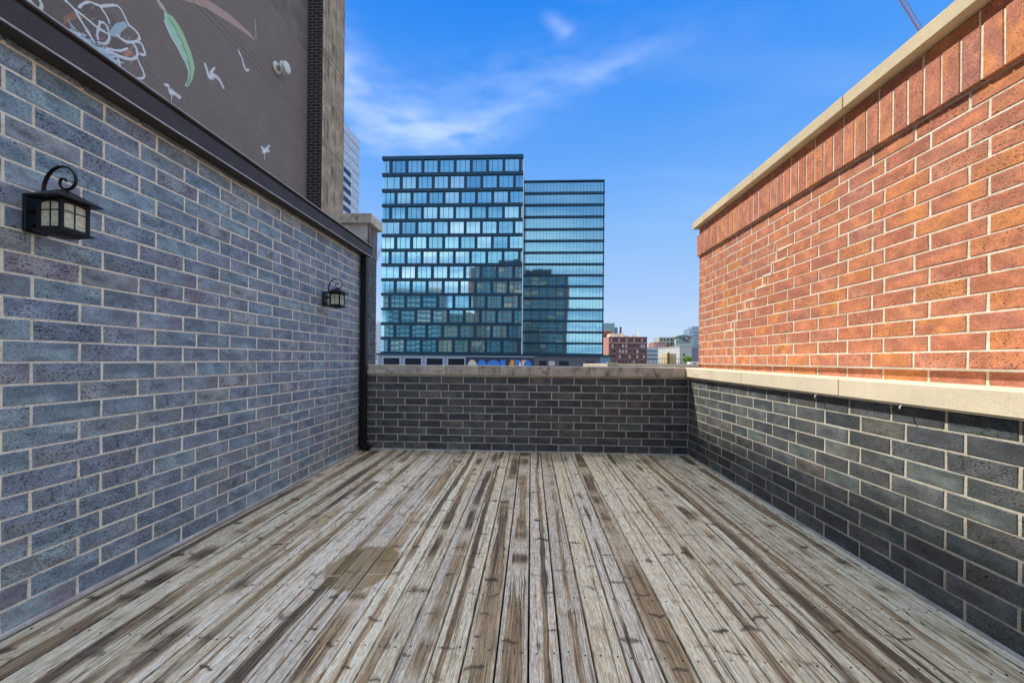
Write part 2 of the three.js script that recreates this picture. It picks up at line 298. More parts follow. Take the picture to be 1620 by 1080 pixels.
    for (let f = 0.48; f < z1; f += 0.4064) for (const e of [0.2, 0.8]) { const x = xa + (xb - xa) * (e + (rr() - 0.5) * 0.1); if (x > clipL + 0.01 && x < clipR - 0.01) nails.push(nailDisc.clone().translate(x, hgt + 0.0002, -(f + (rr() - 0.5) * 0.02))); }
  }
  part(deck, 'nail_heads', mergeGeometries(nails), STD({ color: col(52, 46, 42), roughness: 0.8 })).userData.kind = 'stuff';
}

// ------------------------------------------------------------------ left wall (light grey-blue brick), its gutter and downpipe
{
  const w = thing('brick_wall', 'tall grey-blue brick wall with cream mortar, carrying two lanterns', 'wall', [XL, 0, 0]); w.rotation.y = Math.PI / 2; // local x = forward, z = outward
  part(w, 'mortar', metreUV(new THREE.BoxGeometry(6.1, 2.86, 0.2).translate(2.3, 1.24, -0.1035), 2), mortarLight);
  const mats = brickMats(greyAtlas, [[1.53, 1.54, 1.56], [1.38, 1.39, 1.42], [1.68, 1.66, 1.62], [1.24, 1.25, 1.30], [1.46, 1.50, 1.58], [1.58, 1.50, 1.52]], 0.55);
  lay(w, { x0: -0.5, x1: 5.33, k0: 0, k1: 26, joint: (k) => (k % 2 ? 1.741 : 1.634), mats, seed: 5, most: 300, near: (b) => (b.x < 1.35 ? 100 : b.x + 0.12 * Math.abs(b.y - 1.265)), tone: (r, k) => (r() < 0.5 ? [0, 4, 0, 2, 5, 1][Math.floor(r() * 6)] : Math.floor(r() * 6)) });
  part(w, 'base_flashing', metreUV(new THREE.BoxGeometry(5.5, 0.02, 0.012).translate(2.55, 0.006, 0.008)), flashing);

  const g = thing('gutter', 'dark brown metal gutter running along the top of the grey brick wall', 'gutter', [XL, 2.684, 0]);
  const face = new THREE.Shape(); [[0, 0.0], [0.106, 0.0], [0.112, 0.012], [0.114, 0.112], [0.100, 0.118], [0.100, 0.128], [0.124, 0.134], [0.124, 0.142], [0.0, 0.142]].forEach(([x, y], i) => (i ? face.lineTo(x, y) : face.moveTo(x, y)));
  const ge = new THREE.ExtrudeGeometry(face, { depth: 5.72, bevelEnabled: false }); ge.translate(0, 0, -5.42);
  part(g, 'trough', metreUV(ge, 1), darkMetal);
  part(g, 'bottom_lip', boxM(0.1065, 0.1155, -0.004, 0.005, -0.3, 5.42, 1, 0.002), lipMetal);
  part(g, 'top_lip', boxM(0.117, 0.127, 0.1425, 0.150, -0.3, 5.43, 1, 0.002), lipMetal);

  const d = thing('downpipe', 'black square downpipe in the corner between grey and black walls', 'downpipe', [XL + 0.058, 0, 5.285]);
  part(d, 'pipe', new RoundedBoxGeometry(0.082, 2.60, 0.082, 3, 0.010).translate(0, 1.37, 0), blackMetal);
  for (const y of [0.16, 1.35, 2.45]) part(d, 'strap', new RoundedBoxGeometry(0.098, 0.03, 0.094, 2, 0.004).translate(0, y, 0), blackMetal);
  part(d, 'shoe', new RoundedBoxGeometry(0.14, 0.075, 0.090, 3, 0.012).rotateZ(-0.25).translate(0.035, 0.05, 0.004), blackMetal);
}
// ------------------------------------------------------------------ lanterns
{
  const glassM = STD({ color: col(240, 240, 204), roughness: 0.35, map: metalT.map });
  function lantern(label, f, dy) {
    const t = thing('wall_lantern', label, 'lantern', [XL, 1.835 + dy, f], 'lanterns on the grey brick wall');
    const cx = 0.156, s = 0.06;
    part(t, 'backplate', new RoundedBoxGeometry(0.016, 0.165, 0.09, 2, 0.005).translate(0.012, 0.085, 0), blackMetal);
    const arm = new THREE.CatmullRomCurve3([new THREE.Vector3(0.015, 0.05, 0), new THREE.Vector3(0.05, 0.012, 0), new THREE.Vector3(0.09, 0.004, 0), new THREE.Vector3(0.12, 0.006, 0)]);
    part(t, 'brace', new THREE.TubeGeometry(arm, 16, 0.008, 8), blackMetal); part(t, 'arm', new RoundedBoxGeometry(0.09, 0.016, 0.018, 2, 0.004).translate(0.055, 0.105, 0), blackMetal);
    // base tray
    part(t, 'base', merged([new RoundedBoxGeometry(2 * s + 0.022, 0.010, 2 * s + 0.022, 2, 0.003).translate(cx, 0.004, 0), new THREE.CylinderGeometry(s * 1.35, s * 0.8, 0.014, 4, 1).rotateY(Math.PI / 4).translate(cx, -0.008, 0)]), blackMetal);
    for (const [a, b] of [[-1, -1], [1, -1], [-1, 1], [1, 1]]) part(t, 'corner_post', new RoundedBoxGeometry(0.014, 0.142, 0.014, 2, 0.002).translate(cx + a * (s - 0.007), 0.077, b * (s - 0.007)), blackMetal);
    for (let k = 0; k < 4; k++) { // four panes, each with a cross bar and an arched top rail
      const pane = new THREE.Group(); pane.name = 'side_panel'; pane.position.set(cx, 0, 0); pane.rotation.y = k * Math.PI / 2; t.add(pane);
      part(pane, 'pane', new THREE.BoxGeometry(0.096, 0.132, 0.003).translate(0, 0.077, s - 0.010), glassM);
      const arch = new THREE.Shape(); arch.moveTo(-0.047, 0.148); arch.lineTo(0.047, 0.148); arch.lineTo(0.047, 0.124); arch.absellipse(0, 0.124, 0.047, 0.013, 0, Math.PI, false); arch.lineTo(-0.047, 0.148);
      part(pane, 'glazing_bar', merged([new THREE.BoxGeometry(0.0034, 0.128, 0.004).translate(0, 0.077, s - 0.0065), new THREE.BoxGeometry(0.094, 0.0034, 0.004).translate(0, 0.098, s - 0.0058), new THREE.ExtrudeGeometry(arch, { depth: 0.006, bevelEnabled: false }).translate(0, 0, s - 0.008), new THREE.BoxGeometry(0.094, 0.012, 0.006).translate(0, 0.016, s - 0.005)]), blackMetal);
    }
    const roof = new THREE.CylinderGeometry(0.006, 0.128, 0.058, 4, 1).toNonIndexed(); roof.rotateY(Math.PI / 4); roof.computeVertexNormals();
    part(t, 'roof', merged([roof.translate(cx, 0.185, 0), new RoundedBoxGeometry(0.184, 0.008, 0.184, 2, 0.003).translate(cx, 0.153, 0)]), blackMetal);
    const pts = [[0.055, 0.165], [0.052, 0.20], [0.058, 0.245], [0.078, 0.285], [0.11, 0.312], [0.15, 0.320], [0.188, 0.305], [0.211, 0.272], [0.210, 0.238], [0.188, 0.216], [0.160, 0.213], [0.138, 0.228], [0.134, 0.250], [0.146, 0.264], [0.160, 0.260], [0.164, 0.250]].map(([x, y]) => new THREE.Vector3(x, y, 0));
    const cv = new THREE.CatmullRomCurve3(pts), n = 72, P = [], ring = 8;                // flat iron ribbon, tapering
    for (let i = 0; i <= n; i++) { const p = cv.getPoint(i / n), tg = cv.getTangent(i / n), nx = -tg.y, ny = tg.x, th = mix(0.0055, 0.004, i / n), wd = mix(0.010, 0.006, i / n); const q = []; for (let k = 0; k < ring; k++) { const a = k / ring * 2 * Math.PI; q.push([p.x + nx * th * Math.cos(a), p.y + ny * th * Math.cos(a), wd * Math.sin(a)]); } P.push(q); }
    const pos = []; for (let i = 0; i < n; i++) for (let k = 0; k < ring; k++) { const k2 = (k + 1) % ring; for (const p of [P[i][k], P[i][k2], P[i + 1][k2], P[i][k], P[i + 1][k2], P[i + 1][k]]) pos.push(...p); }
    const cg = new THREE.BufferGeometry(); cg.setAttribute('position', new THREE.Float32BufferAttribute(pos, 3)); cg.computeVertexNormals();
    part(t, 'scroll', cg, blackMetal);
    return t;
  }
  lantern('black iron wall lantern with scroll top nearest the camera, at the left edge', 1.74, 0);
  lantern('smaller-looking far black iron wall lantern beside the downpipe', 4.345, 0.012);
}
// ------------------------------------------------------------------ far parapet (black brick)
{
  const w = thing('parapet_wall', 'low black brick parapet with weathered concrete coping across the far end', 'wall', [0, 0, ZF]);
  part(w, 'mortar', metreUV(new THREE.BoxGeometry(XR - XL + 0.3, 1.24, 0.2).translate((XL + XR) / 2, 0.43, -0.1035), 2), mortarParapet);
  const mats = charcoalBricks;
  lay(w, { x0: XL + 0.003, x1: XR - 0.003, k0: 0, k1: 9, joint: (k) => (k % 2 ? -2.155 : -2.055), mats, seed: 61 });
  part(w, 'base_flashing', metreUV(new THREE.BoxGeometry(XR - XL - 0.01, 0.02, 0.014).translate((XL + XR) / 2, 0.006, 0.008)), flashing);
  const js = [-2.50, -1.17, -0.02, 1.18, 2.068];
  for (let i = 0; i < 4; i++) { const g = new RoundedBoxGeometry(js[i + 1] - js[i] - 0.009, 0.128, 0.36, 3, 0.006); g.translate((js[i] + js[i + 1]) / 2, 1.112 + (i % 2) * 0.0015, -0.142 + (i % 2) * 0.002); part(w, 'coping_stone', metreUV(g, 0.9, i * 0.37), concrete); }
  part(w, 'coping_joint', metreUV(new THREE.BoxGeometry(4.5, 0.11, 0.33).translate(-0.18, 1.11, -0.145), 2), mortarLight);
}
// ------------------------------------------------------------------ right parapet (grey brick in the sun) with tan coping
{
  const w = thing('parapet_wall', 'low charcoal-grey brick parapet with tan stone coping along the right side', 'wall', [XR, 0, 0]); w.rotation.y = -Math.PI / 2; // local x = -forward
  part(w, 'mortar', metreUV(new THREE.BoxGeometry(6.1, 1.25, 0.2).translate(-2.4, 0.415, -0.1035), 2), mortarParapet);
  const mats = charcoalBricks;
  lay(w, { x0: -ZF + 0.003, x1: 0.5, k0: 0, k1: 9, joint: (k) => (k % 2 ? -3.322 : -3.231), mats, seed: 71 });
  part(w, 'base_flashing', metreUV(new THREE.BoxGeometry(5.2, 0.02, 0.012).translate(-2.75, 0.006, 0.008)), flashing);
  const js = [-5.66, -3.96, -2.74, -1.52, -0.30, 0.54];
  for (let i = 0; i < 5; i++) {
    const g = new RoundedBoxGeometry(js[i + 1] - js[i] - 0.005, 0.116, 0.34, 3, 0.006); const y = 1.103 - 0.008 * (i - 1);
    const m = part(w, 'coping_stone', metreUV(g, 0.8, i * 0.31), tanStone, (js[i] + js[i + 1]) / 2, y, -0.122); m.rotation.z = -0.0066;
  }
  const strip = part(w, 'drip_strip', metreUV(new RoundedBoxGeometry(5.5, 0.006, 0.05, 2, 0.002)), STD({ map: metalT.map, color: col(210, 200, 176), roughness: 0.5, metalness: 0.3 }), -2.6, 1.036, 0.018); strip.rotation.z = -0.0066;
  for (const f of [2.95, 2.295]) {
    const cv = new THREE.CatmullRomCurve3([new THREE.Vector3(0, 0.004, -0.01), new THREE.Vector3(0, 0.004, 0.03), new THREE.Vector3(0.004, -0.004, 0.052), new THREE.Vector3(0.008, -0.018, 0.058)]);
    part(w, 'clip', new THREE.TubeGeometry(cv, 12, 0.0042, 8), lipMetal, -f, 1.028, 0);
  }
}
// ------------------------------------------------------------------ orange brick building on the right
{
  const w = thing('brick_building', 'orange-red brick building wall with soldier course and stone coping at right', 'building', [XO, 0, 0]); w.rotation.y = -Math.PI / 2;
  part(w, 'wall', metreUV(new THREE.BoxGeometry(5.98, 17.2, 3.5).translate(-2.73, -5.44, -1.7535), 2), mortarLight);
  const mats = brickMats(redAtlas, [[1.05, 1.08, 1.04], [1.0, 1.01, 0.98], [1.07, 1.06, 1.0], [1.10, 1.13, 0.96], [0.95, 0.94, 0.94]], 0.78);
  const yb = 1.234 - 12 * BH;
  lay(w, { x0: -5.722, x1: -0.1, k0: 11, k1: 26, joint: (k) => (k % 2 ? -4.61 : -4.704), mats, seed: 81, base: yb, tone: (r) => (r() < 0.72 ? [0, 0, 2][Math.floor(r() * 3)] : Math.floor(r() * 5)) });
  const r = mulberry(333), ys = yb + 27 * BH;
  for (let i = 0; i < 55; i++) { const x = -5.69 + i * BH; const m = part(w, i ? 'soldier_brick_' + String(i).padStart(3, '0') : 'soldier_brick', brickGeo(BH - 0.011, BL - BED, Math.floor(r() * 48), true), mats[Math.floor(r() * 5)], x, ys + BL / 2, 0.030 + (r() - 0.5) * 0.002); m.rotation.y = (r() - 0.5) * 0.01; }
  part(w, 'soldier_bed', metreUV(new THREE.BoxGeometry(5.60, BL - 0.022, 0.03).translate(-2.93, ys + BL / 2, 0.0105), 2), mortarLight);
  lay(w, { x0: -5.722, x1: -0.1, k0: 30, k1: 30, joint: () => -4.66, mats, seed: 91, base: yb, name: 'top_brick' });
  const jc = [-5.79, -5.42, -4.25, -3.05, -1.85, -0.65, 0.5];
  for (let i = 0; i < 6; i++) { const g = new RoundedBoxGeometry(jc[i + 1] - jc[i] - 0.006, 0.098, 0.4, 3, 0.006); g.translate((jc[i] + jc[i + 1]) / 2, 3.216 + (i % 2) * 0.002, -0.125 + (i % 3) * 0.0015); part(w, 'coping_stone', metreUV(g, 0.8, i * 0.41), STD({ map: tanStoneT.map, bumpMap: tanStoneT.bump, bumpScale: 0.001, roughness: 0.85, color: col(240, 236, 224) })); }
  part(w, 'drip_ledge', metreUV(new RoundedBoxGeometry(5.6, 0.014, 0.05, 2, 0.003).translate(-2.92, 1.232, 0.004)), STD({ map: metalT.map, color: col(226, 214, 190), roughness: 0.6 }));
  // repaired cracks: wider smears of pale mortar stepping down the joints and one run of vertical joints
  const patch = [], rp = mulberry(17); let px = -3.55, k = 23;
  while (k > 15) { const j = k % 2 ? -4.61 : -4.704, i = Math.round((px - j) / BL), jx = j + i * BL, len = BL * mix(0.5, 0.95, rp()); patch.push([jx - len / 2 - 0.01, yb + k * BH, len, mix(0.016, 0.026, rp())]); patch.push([jx - len - 0.01, yb + (k - 0.5) * BH, 0.02, BH * 0.9]); px = jx - len; k--; if (px < -5.3) break; }
  const pg = patch.map(([x, y, lw, lh]) => { const s = new THREE.Shape(), n = 14; for (let q = 0; q < n; q++) { const a = q / n * 2 * Math.PI, c = Math.cos(a), d = Math.sin(a), e = 0.82 + 0.36 * rp(); const X = Math.sign(c) * Math.pow(Math.abs(c), 0.35) * lw / 2 * e, Y = Math.sign(d) * Math.pow(Math.abs(d), 0.35) * lh / 2 * e; q ? s.lineTo(x + X, y + Y) : s.moveTo(x + X, y + Y); } return new THREE.ExtrudeGeometry(s, { depth: 0.012, bevelEnabled: false }).translate(0, 0, -0.009); });
  for (let kk = 11; kk < 17; kk++) { const s = new THREE.Shape(); s.moveTo(-4.742 + rp() * 0.01, yb + kk * BH); s.lineTo(-4.722 + rp() * 0.01, yb + kk * BH); s.lineTo(-4.722 + rp() * 0.01, yb + (kk + 1) * BH); s.lineTo(-4.742 + rp() * 0.01, yb + (kk + 1) * BH); pg.push(new THREE.ExtrudeGeometry(s, { depth: 0.012, bevelEnabled: false }).translate(0, 0, -0.009)); }
  part(w, 'mortar_repair', metreUV(merged(pg), 2), STD({ map: mortarT.map, color: col(250, 240, 224), roughness: 0.95 }));
}
// ------------------------------------------------------------------ brown painted building with mural, left
{
  const w = thing('painted_building', 'tall brown painted brick building with chalky flower mural behind the grey wall', 'building', [-5, 0, 0]); w.rotation.y = Math.PI / 2; // local x = forward
  const MX0 = 2.6, MX1 = 8.42, MY0 = 2.2, MY1 = 8.02, cv = document.createElement('canvas'); cv.width = cv.height = 2048; const c = cv.getContext('2d'), K = 2048 / (MX1 - MX0);
  c.fillStyle = 'rgb(126,114,105)'; c.fillRect(0, 0, 2048, 2048);
  const rnd = mulberry(55), T = ([f, y]) => [(f - MX0) * K, (MY1 - y) * K];
  for (let i = 0; i < 900; i++) { const x = rnd() * 2048, y = rnd() * 2048, a = rnd() * 0.05; c.fillStyle = rnd() < 0.5 ? `rgba(112,101,96,${a})` : `rgba(168,156,148,${a})`; c.beginPath(); c.ellipse(x, y, 20 + rnd() * 120, 8 + rnd() * 50, rnd() * 3, 0, 7); c.fill(); }
  const poly = (pts, fill, blur) => { c.fillStyle = fill; c.beginPath(); pts.map(T).forEach(([x, y], i) => (i ? c.lineTo(x, y) : c.moveTo(x, y))); c.closePath(); c.fill(); };
  const stroke = (pts, colr, wd) => { // hand-drawn line: several wavering passes
    const q = pts.map(T); for (let k = 0; k < 4; k++) { c.strokeStyle = colr; c.lineWidth = wd * K * (0.35 + 0.5 * rnd()); c.lineCap = 'round'; c.lineJoin = 'round'; c.globalAlpha = 0.55 + 0.3 * rnd(); c.beginPath(); const d = () => (rnd() - 0.5) * wd * K * 0.9; c.moveTo(q[0][0] + d(), q[0][1] + d()); for (let i = 1; i < q.length; i++) { const mx = (q[i - 1][0] + q[i][0]) / 2 + d(), my = (q[i - 1][1] + q[i][1]) / 2 + d(); c.quadraticCurveTo(q[i - 1][0] + d(), q[i - 1][1] + d(), mx, my); } c.lineTo(q[q.length - 1][0], q[q.length - 1][1]); c.stroke(); } c.globalAlpha = 1;
  };
  const W1 = 'rgb(222,228,228)', BLU = 'rgba(178,208,220,0.85)';
  poly([[3.40, 4.55], [3.62, 4.77], [3.72, 4.9], [4.0, 5.2], [4.4, 5.3], [4.6, 5.1], [4.5, 4.8], [4.2, 4.6]], 'rgba(104,92,88,0.6)');
  poly([[3.92, 4.87], [4.01, 4.99], [4.10, 5.02], [3.96, 4.85], [3.92, 4.77]], 'rgba(190,130,100,0.6)');
  poly([[3.92, 4.74], [4.0, 4.8], [4.1, 4.81], [4.24, 4.8], [4.34, 4.83], [4.45, 4.8], [4.48, 4.74], [4.37, 4.66], [4.15, 4.6], [3.92, 4.6]], BLU);
  poly([[4.44, 5.24], [4.54, 5.35], [4.58, 5.32], [4.5, 5.18], [4.49, 5.11], [4.38, 5.04], [4.38, 5.11]], BLU);
  poly([[4.56, 5.02], [4.63, 5.06], [4.66, 5.04], [4.56, 4.93], [4.52, 4.94]], 'rgba(200,140,110,0.8)');
  poly([[3.95, 4.88], [4.0, 4.84], [4.06, 4.82], [3.99, 4.81]], BLU);
  for (const s of [[[3.93, 5.05], [3.96, 5.04], [4.03, 5.03], [4.11, 4.93], [4.18, 4.86], [4.22, 4.83]], [[4.06, 5.09], [4.11, 5.18], [4.18, 5.26], [4.25, 5.29], [4.29, 5.28], [4.34, 5.24], [4.37, 5.18]], [[4.27, 5.29], [4.37, 5.39], [4.46, 5.48], [4.51, 5.46], [4.57, 5.37], [4.59, 5.34]],
    [[4.04, 5.03], [4.13, 5.03], [4.24, 5.02], [4.35, 5.04]], [[4.27, 5.1], [4.24, 4.96], [4.25, 4.89]], [[4.27, 5.11], [4.33, 5.15], [4.37, 5.07], [4.37, 4.99], [4.32, 4.89], [4.25, 4.86]], [[4.59, 5.35], [4.67, 5.35], [4.73, 5.32], [4.71, 5.25], [4.6, 5.13], [4.52, 5.1], [4.45, 5.11]],
    [[4.7, 5.23], [4.76, 5.25], [4.79, 5.19], [4.8, 5.13], [4.73, 5.1]], [[4.64, 5.16], [4.69, 5.14], [4.71, 5.06], [4.63, 4.95], [4.5, 4.88], [4.41, 4.86], [4.3, 4.82]], [[4.34, 4.86], [4.45, 4.92], [4.52, 4.97], [4.58, 5.05]],
    [[4.47, 4.86], [4.49, 4.77], [4.52, 4.73], [4.6, 4.73], [4.7, 4.76], [4.8, 4.84], [4.78, 4.91], [4.73, 4.98], [4.69, 5.03]]]) stroke(s, W1, 0.028);
  for (let i = 0; i < 16; i++) { const x = 4.05 + rnd() * 0.6, y = 4.78 + rnd() * 0.4; stroke([[x, y], [x + 0.05, y + 0.06 + rnd() * 0.06]], 'rgba(200,190,170,0.35)', 0.009); }
  stroke([[3.62, 4.79], [3.68, 4.76], [3.72, 4.74], [3.74, 4.80], [3.71, 4.87]], 'rgb(206,220,200)', 0.03);
  stroke([[3.45, 4.55], [3.7, 4.75], [4.0, 4.72]], 'rgba(190,190,205,0.5)', 0.012);
  stroke([[4.90, 6.10], [4.96, 5.99], [5.07, 5.94]], 'rgb(206,190,184)', 0.05);
  const leaf = [[5.05, 5.92], [5.18, 5.97], [5.34, 5.88], [5.48, 5.69], [5.54, 5.53], [5.5, 5.32], [5.43, 5.17], [5.37, 5.14], [5.42, 5.26], [5.43, 5.39], [5.36, 5.5], [5.25, 5.61], [5.12, 5.7], [5.06, 5.8]];
  poly(leaf, 'rgb(172,208,160)'); poly([[5.05, 5.92], [5.12, 5.91], [5.29, 5.78], [5.43, 5.57], [5.48, 5.37], [5.43, 5.17], [5.37, 5.14], [5.42, 5.26], [5.43, 5.39], [5.36, 5.5], [5.25, 5.61], [5.12, 5.7], [5.06, 5.8]], 'rgb(176,214,190)');
  stroke([[5.12, 5.91], [5.29, 5.78], [5.43, 5.57], [5.48, 5.37], [5.41, 5.18]], 'rgba(110,140,110,0.8)', 0.014); stroke([[5.06, 5.8], [5.12, 5.7], [5.25, 5.61], [5.36, 5.5]], 'rgb(220,232,220)', 0.02);
  poly([[5.31, 6.32], [5.49, 6.44], [5.74, 6.58], [6.07, 6.71], [6.43, 6.84], [6.8, 6.95], [6.63, 6.97], [6.18, 6.88], [5.9, 6.79], [5.74, 6.71], [5.3, 6.5]], 'rgba(196,164,152,0.85)');
  for (const [pts, wd] of [[[[5.79, 5.58], [5.75, 5.66], [5.72, 5.72]], 0.05], [[[5.82, 5.60], [5.84, 5.72], [5.90, 5.79]], 0.04], [[[5.79, 5.57], [5.88, 5.67], [5.98, 5.68], [6.07, 5.61]], 0.06], [[[6.39, 6.45], [6.46, 6.40], [6.5, 6.34], [6.54, 6.27]], 0.035], [[[6.52, 6.28], [6.57, 6.25], [6.63, 6.31]], 0.04],
    [[[5.08, 4.95], [5.13, 4.98], [5.15, 4.92], [5.2, 4.95]], 0.045], [[[5.14, 4.91], [5.22, 4.93], [5.3, 4.94]], 0.05], [[[5.17, 4.9], [5.17, 4.80]], 0.012], [[[6.98, 5.13], [7.07, 5.12], [7.12, 5.2], [7.19, 5.28]], 0.06], [[[7.03, 5.08], [7.10, 5.14], [7.17, 5.17]], 0.07], [[[7.06, 5.08], [7.06, 4.93]], 0.012]]) { stroke(pts, 'rgb(216,218,220)', wd); stroke(pts.slice(0, 2), 'rgb(236,238,240)', wd * 0.4); }
  for (let i = 0; i < 260; i++) { const x = rnd() * 2048, y = rnd() * 2048; c.fillStyle = rnd() < 0.6 ? 'rgba(96,86,80,0.10)' : 'rgba(176,164,156,0.10)'; c.fillRect(x, y, 1 + rnd() * 3, 20 + rnd() * 160); }
  for (let i = 0; i < 70; i++) { const x = 4.0 + rnd() * 0.5, y = 4.68 + rnd() * 0.14; stroke([[x, y], [x + 0.03 + rnd() * 0.05, y + 0.03 + rnd() * 0.04]], rnd() < 0.6 ? 'rgba(196,218,226,0.6)' : 'rgba(150,182,198,0.5)', 0.014); }
  for (let i = 0; i < 26; i++) { const t = rnd(), x = 5.10 + 0.36 * t, y = 5.86 - 0.5 * t * t; stroke([[x, y], [x + 0.05, y - 0.03]], rnd() < 0.5 ? 'rgba(206,228,190,0.35)' : 'rgba(132,176,140,0.35)', 0.016); }
  stroke([[6.78, 7.31], [6.81, 6.98]], 'rgba(190,176,170,0.5)', 0.03);
  const mural = new THREE.CanvasTexture(cv); mural.colorSpace = THREE.SRGBColorSpace;
  const paint = STD({ map: mural, roughness: 0.75 }), plain = STD({ map: stuccoT.map, color: col(150, 142, 138), roughness: 0.8 });
  part(w, 'wall', metreUV(new THREE.BoxGeometry(13.4, 25.2, 5.9).translate(2.7, -1.4, -2.962), 0.4), plain);
  // painted brickwork: shallow joints
  const gs = [], rj = mulberry(8); let n = 0;
  for (let k = 0; MY0 + (k + 1) * BH < MY1; k++) for (let i = -1; i < 20; i++) {
    const vj = rj() < 0.35 ? 0.0012 : 0.0003, a = Math.max(MX0, MX0 + (i + (k % 2) / 3) * BL + vj), b = Math.min(MX1, MX0 + (i + 1 + (k % 2) / 3) * BL - vj); if (b - a < 0.02) continue;
    const y = MY0 + k * BH, gr = Math.abs(y - 6.43) < 0.055 ? 0.006 : rj() < 0.5 ? 0.0009 : 0.0002, h = BH - 2 * gr, z = (rj() - 0.5) * 0.0014;
    const g = new THREE.PlaneGeometry(b - a, h).toNonIndexed(); g.rotateY((rj() - 0.5) * 0.004); g.translate((a + b) / 2, y + BH / 2, z); gs.push(g);
    for (const [e, yy] of [[-1, y + gr], [1, y + BH - gr]]) { const q = new THREE.PlaneGeometry(b - a, 0.012).toNonIndexed(); q.rotateX(e * -Math.PI / 2); q.translate((a + b) / 2, yy, z - 0.006); gs.push(q); }
  }
  const bg = mergeGeometries(gs), p = bg.attributes.position, uv = bg.attributes.uv; for (let i = 0; i < p.count; i++) uv.setXY(i, (p.getX(i) - MX0) / (MX1 - MX0), (p.getY(i) - MY0) / (MY1 - MY0));
  const pb = part(w, 'painted_bricks', bg, paint); pb.userData.kind = 'stuff'; pb.userData.label = 'brown painted bricks with flower, leaf and bird mural';
  // plain upper wall continues flush with the brickwork
  part(w, 'upper_wall', metreUV(new THREE.BoxGeometry(MX1 + 4, 3.27, 0.02).translate((MX1 - 4) / 2, MY1 - 0.06 + 1.635, -0.011), 0.4), STD({ color: col(137, 124, 115), map: metalT.map, roughness: 0.75 }));
  // pilaster: dark brick front, rendered side
  const pil = new THREE.Group(); pil.name = 'pilaster'; w.add(pil);
  part(pil, 'render', metreUV(new THREE.BoxGeometry(1.0, 24.6, 0.34).translate(8.925, -1.7, 0.17), 0.7), STD({ map: stuccoT.map, bumpMap: stuccoT.bump, bumpScale: 0.006, roughness: 0.95, color: col(222, 214, 204) }));
  for (const y of [6.02, 8.0, 8.12]) part(pil, 'render_joint', new THREE.BoxGeometry(1.006, 0.016, 0.008).translate(8.925, y, 0.338), STD({ color: col(86, 78, 70), roughness: 1 }));
  const db = [], cells = mulberry(3); for (let k = 20; k < 155; k++) for (let i = -1; i < 3; i++) { const a = Math.max(0.0, i * 0.2032 + (k % 2) * 0.1016 + 0.005), b = Math.min(0.338, (i + 1) * 0.2032 + (k % 2) * 0.1016 - 0.005); if (b - a > 0.02) db.push(brickGeo(Math.round((b - a) * 100) / 100, 0.058, Math.floor(cells() * 48)).clone().rotateY(-Math.PI / 2).translate(8.414, k * 0.0677, (a + b) / 2)); }
  const dark = part(pil, 'dark_bricks', mergeGeometries(db), STD({ map: greyAtlas.map, color: new THREE.Color().setRGB(0.10, 0.09, 0.12), roughness: 0.6 })); dark.userData.kind = 'stuff';
  part(pil, 'dark_brick_bed', new THREE.BoxGeometry(0.012, 10, 0.336).translate(8.421, 5.6, 0.169), STD({ map: mortarT.map, color: col(120, 116, 118), roughness: 1 }));

  const fx = thing('wall_fixture', 'round white double-disc fixture sticking out of the brown mural wall', 'wall fixture', [-5, 6.88, 7.36]);
  const white = STD({ color: col(222, 222, 214), roughness: 0.4 }), lathe = (pts) => new THREE.LatheGeometry(pts.map(([r, y]) => new THREE.Vector2(r, y)), 28).rotateZ(-Math.PI / 2);
  part(fx, 'base_disc', lathe([[0, 0], [0.105, 0], [0.11, 0.015], [0.10, 0.035], [0.03, 0.045]]), white);
  part(fx, 'neck', lathe([[0.045, 0.03], [0.04, 0.06], [0.05, 0.12]]), STD({ color: col(150, 150, 140), roughness: 0.5 }));
  part(fx, 'head_disc', lathe([[0, 0.115], [0.09, 0.118], [0.11, 0.14], [0.11, 0.16], [0.08, 0.17], [0.08, 0.19], [0.105, 0.197], [0.11, 0.215], [0.09, 0.24], [0, 0.25]]), white);
}
// ------------------------------------------------------------------ pier beyond the left corner
{
  const p = thing('chimney_pier', 'brick pier with whitewashed front and concrete cap beyond the downpipe', 'pier', [-2.8, 0, 5.7]);
  part(p, 'shaft', metreUV(new THREE.BoxGeometry(0.86, 4.6, 0.30).translate(0, 0.88, 0), 2), mortarGrey);
  const rb = brickMats(greyAtlas, [[0.62, 0.56, 0.56], [0.52, 0.48, 0.50], [0.70, 0.63, 0.62]], 0.8), r = mulberry(12);
  for (let k = 9; k < 27; k++) { const a = k % 2 ? [[-0.15, 0.05], [0.05, 0.15]] : [[-0.15, -0.05], [-0.05, 0.15]]; for (const [c, d] of a) { const m = part(p, 'brick', brickGeo(Math.round((d - c - 0.012) * 100) / 100, BH - BED, Math.floor(r() * 48)), rb[Math.floor(r() * 3)], 0.438, Y0 + (k + 0.5) * BH, -(c + d) / 2); m.rotation.y = Math.PI / 2; } }
  part(p, 'whitewash', metreUV(new THREE.BoxGeometry(0.84, 0.72, 0.02).translate(-0.005, 2.84, 0.156), 1.2), STD({ map: whitewashT.map, roughness: 0.9 }));
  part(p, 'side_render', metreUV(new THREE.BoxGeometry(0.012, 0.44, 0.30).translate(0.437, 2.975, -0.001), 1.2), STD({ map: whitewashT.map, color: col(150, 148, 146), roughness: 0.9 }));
  part(p, 'cap', metreUV(new RoundedBoxGeometry(1.0, 0.14, 0.44, 3, 0.008).translate(0.0, 3.27, 0), 0.9), concrete);
}
// ------------------------------------------------------------------ ground far below
{
  const g = structure('ground'); part(g, 'street', new THREE.PlaneGeometry(4000, 4000).rotateX(-Math.PI / 2).translate(0, -14, 0), STD({ map: concreteT.map, color: col(120, 118, 116), roughness: 0.95 }));
}
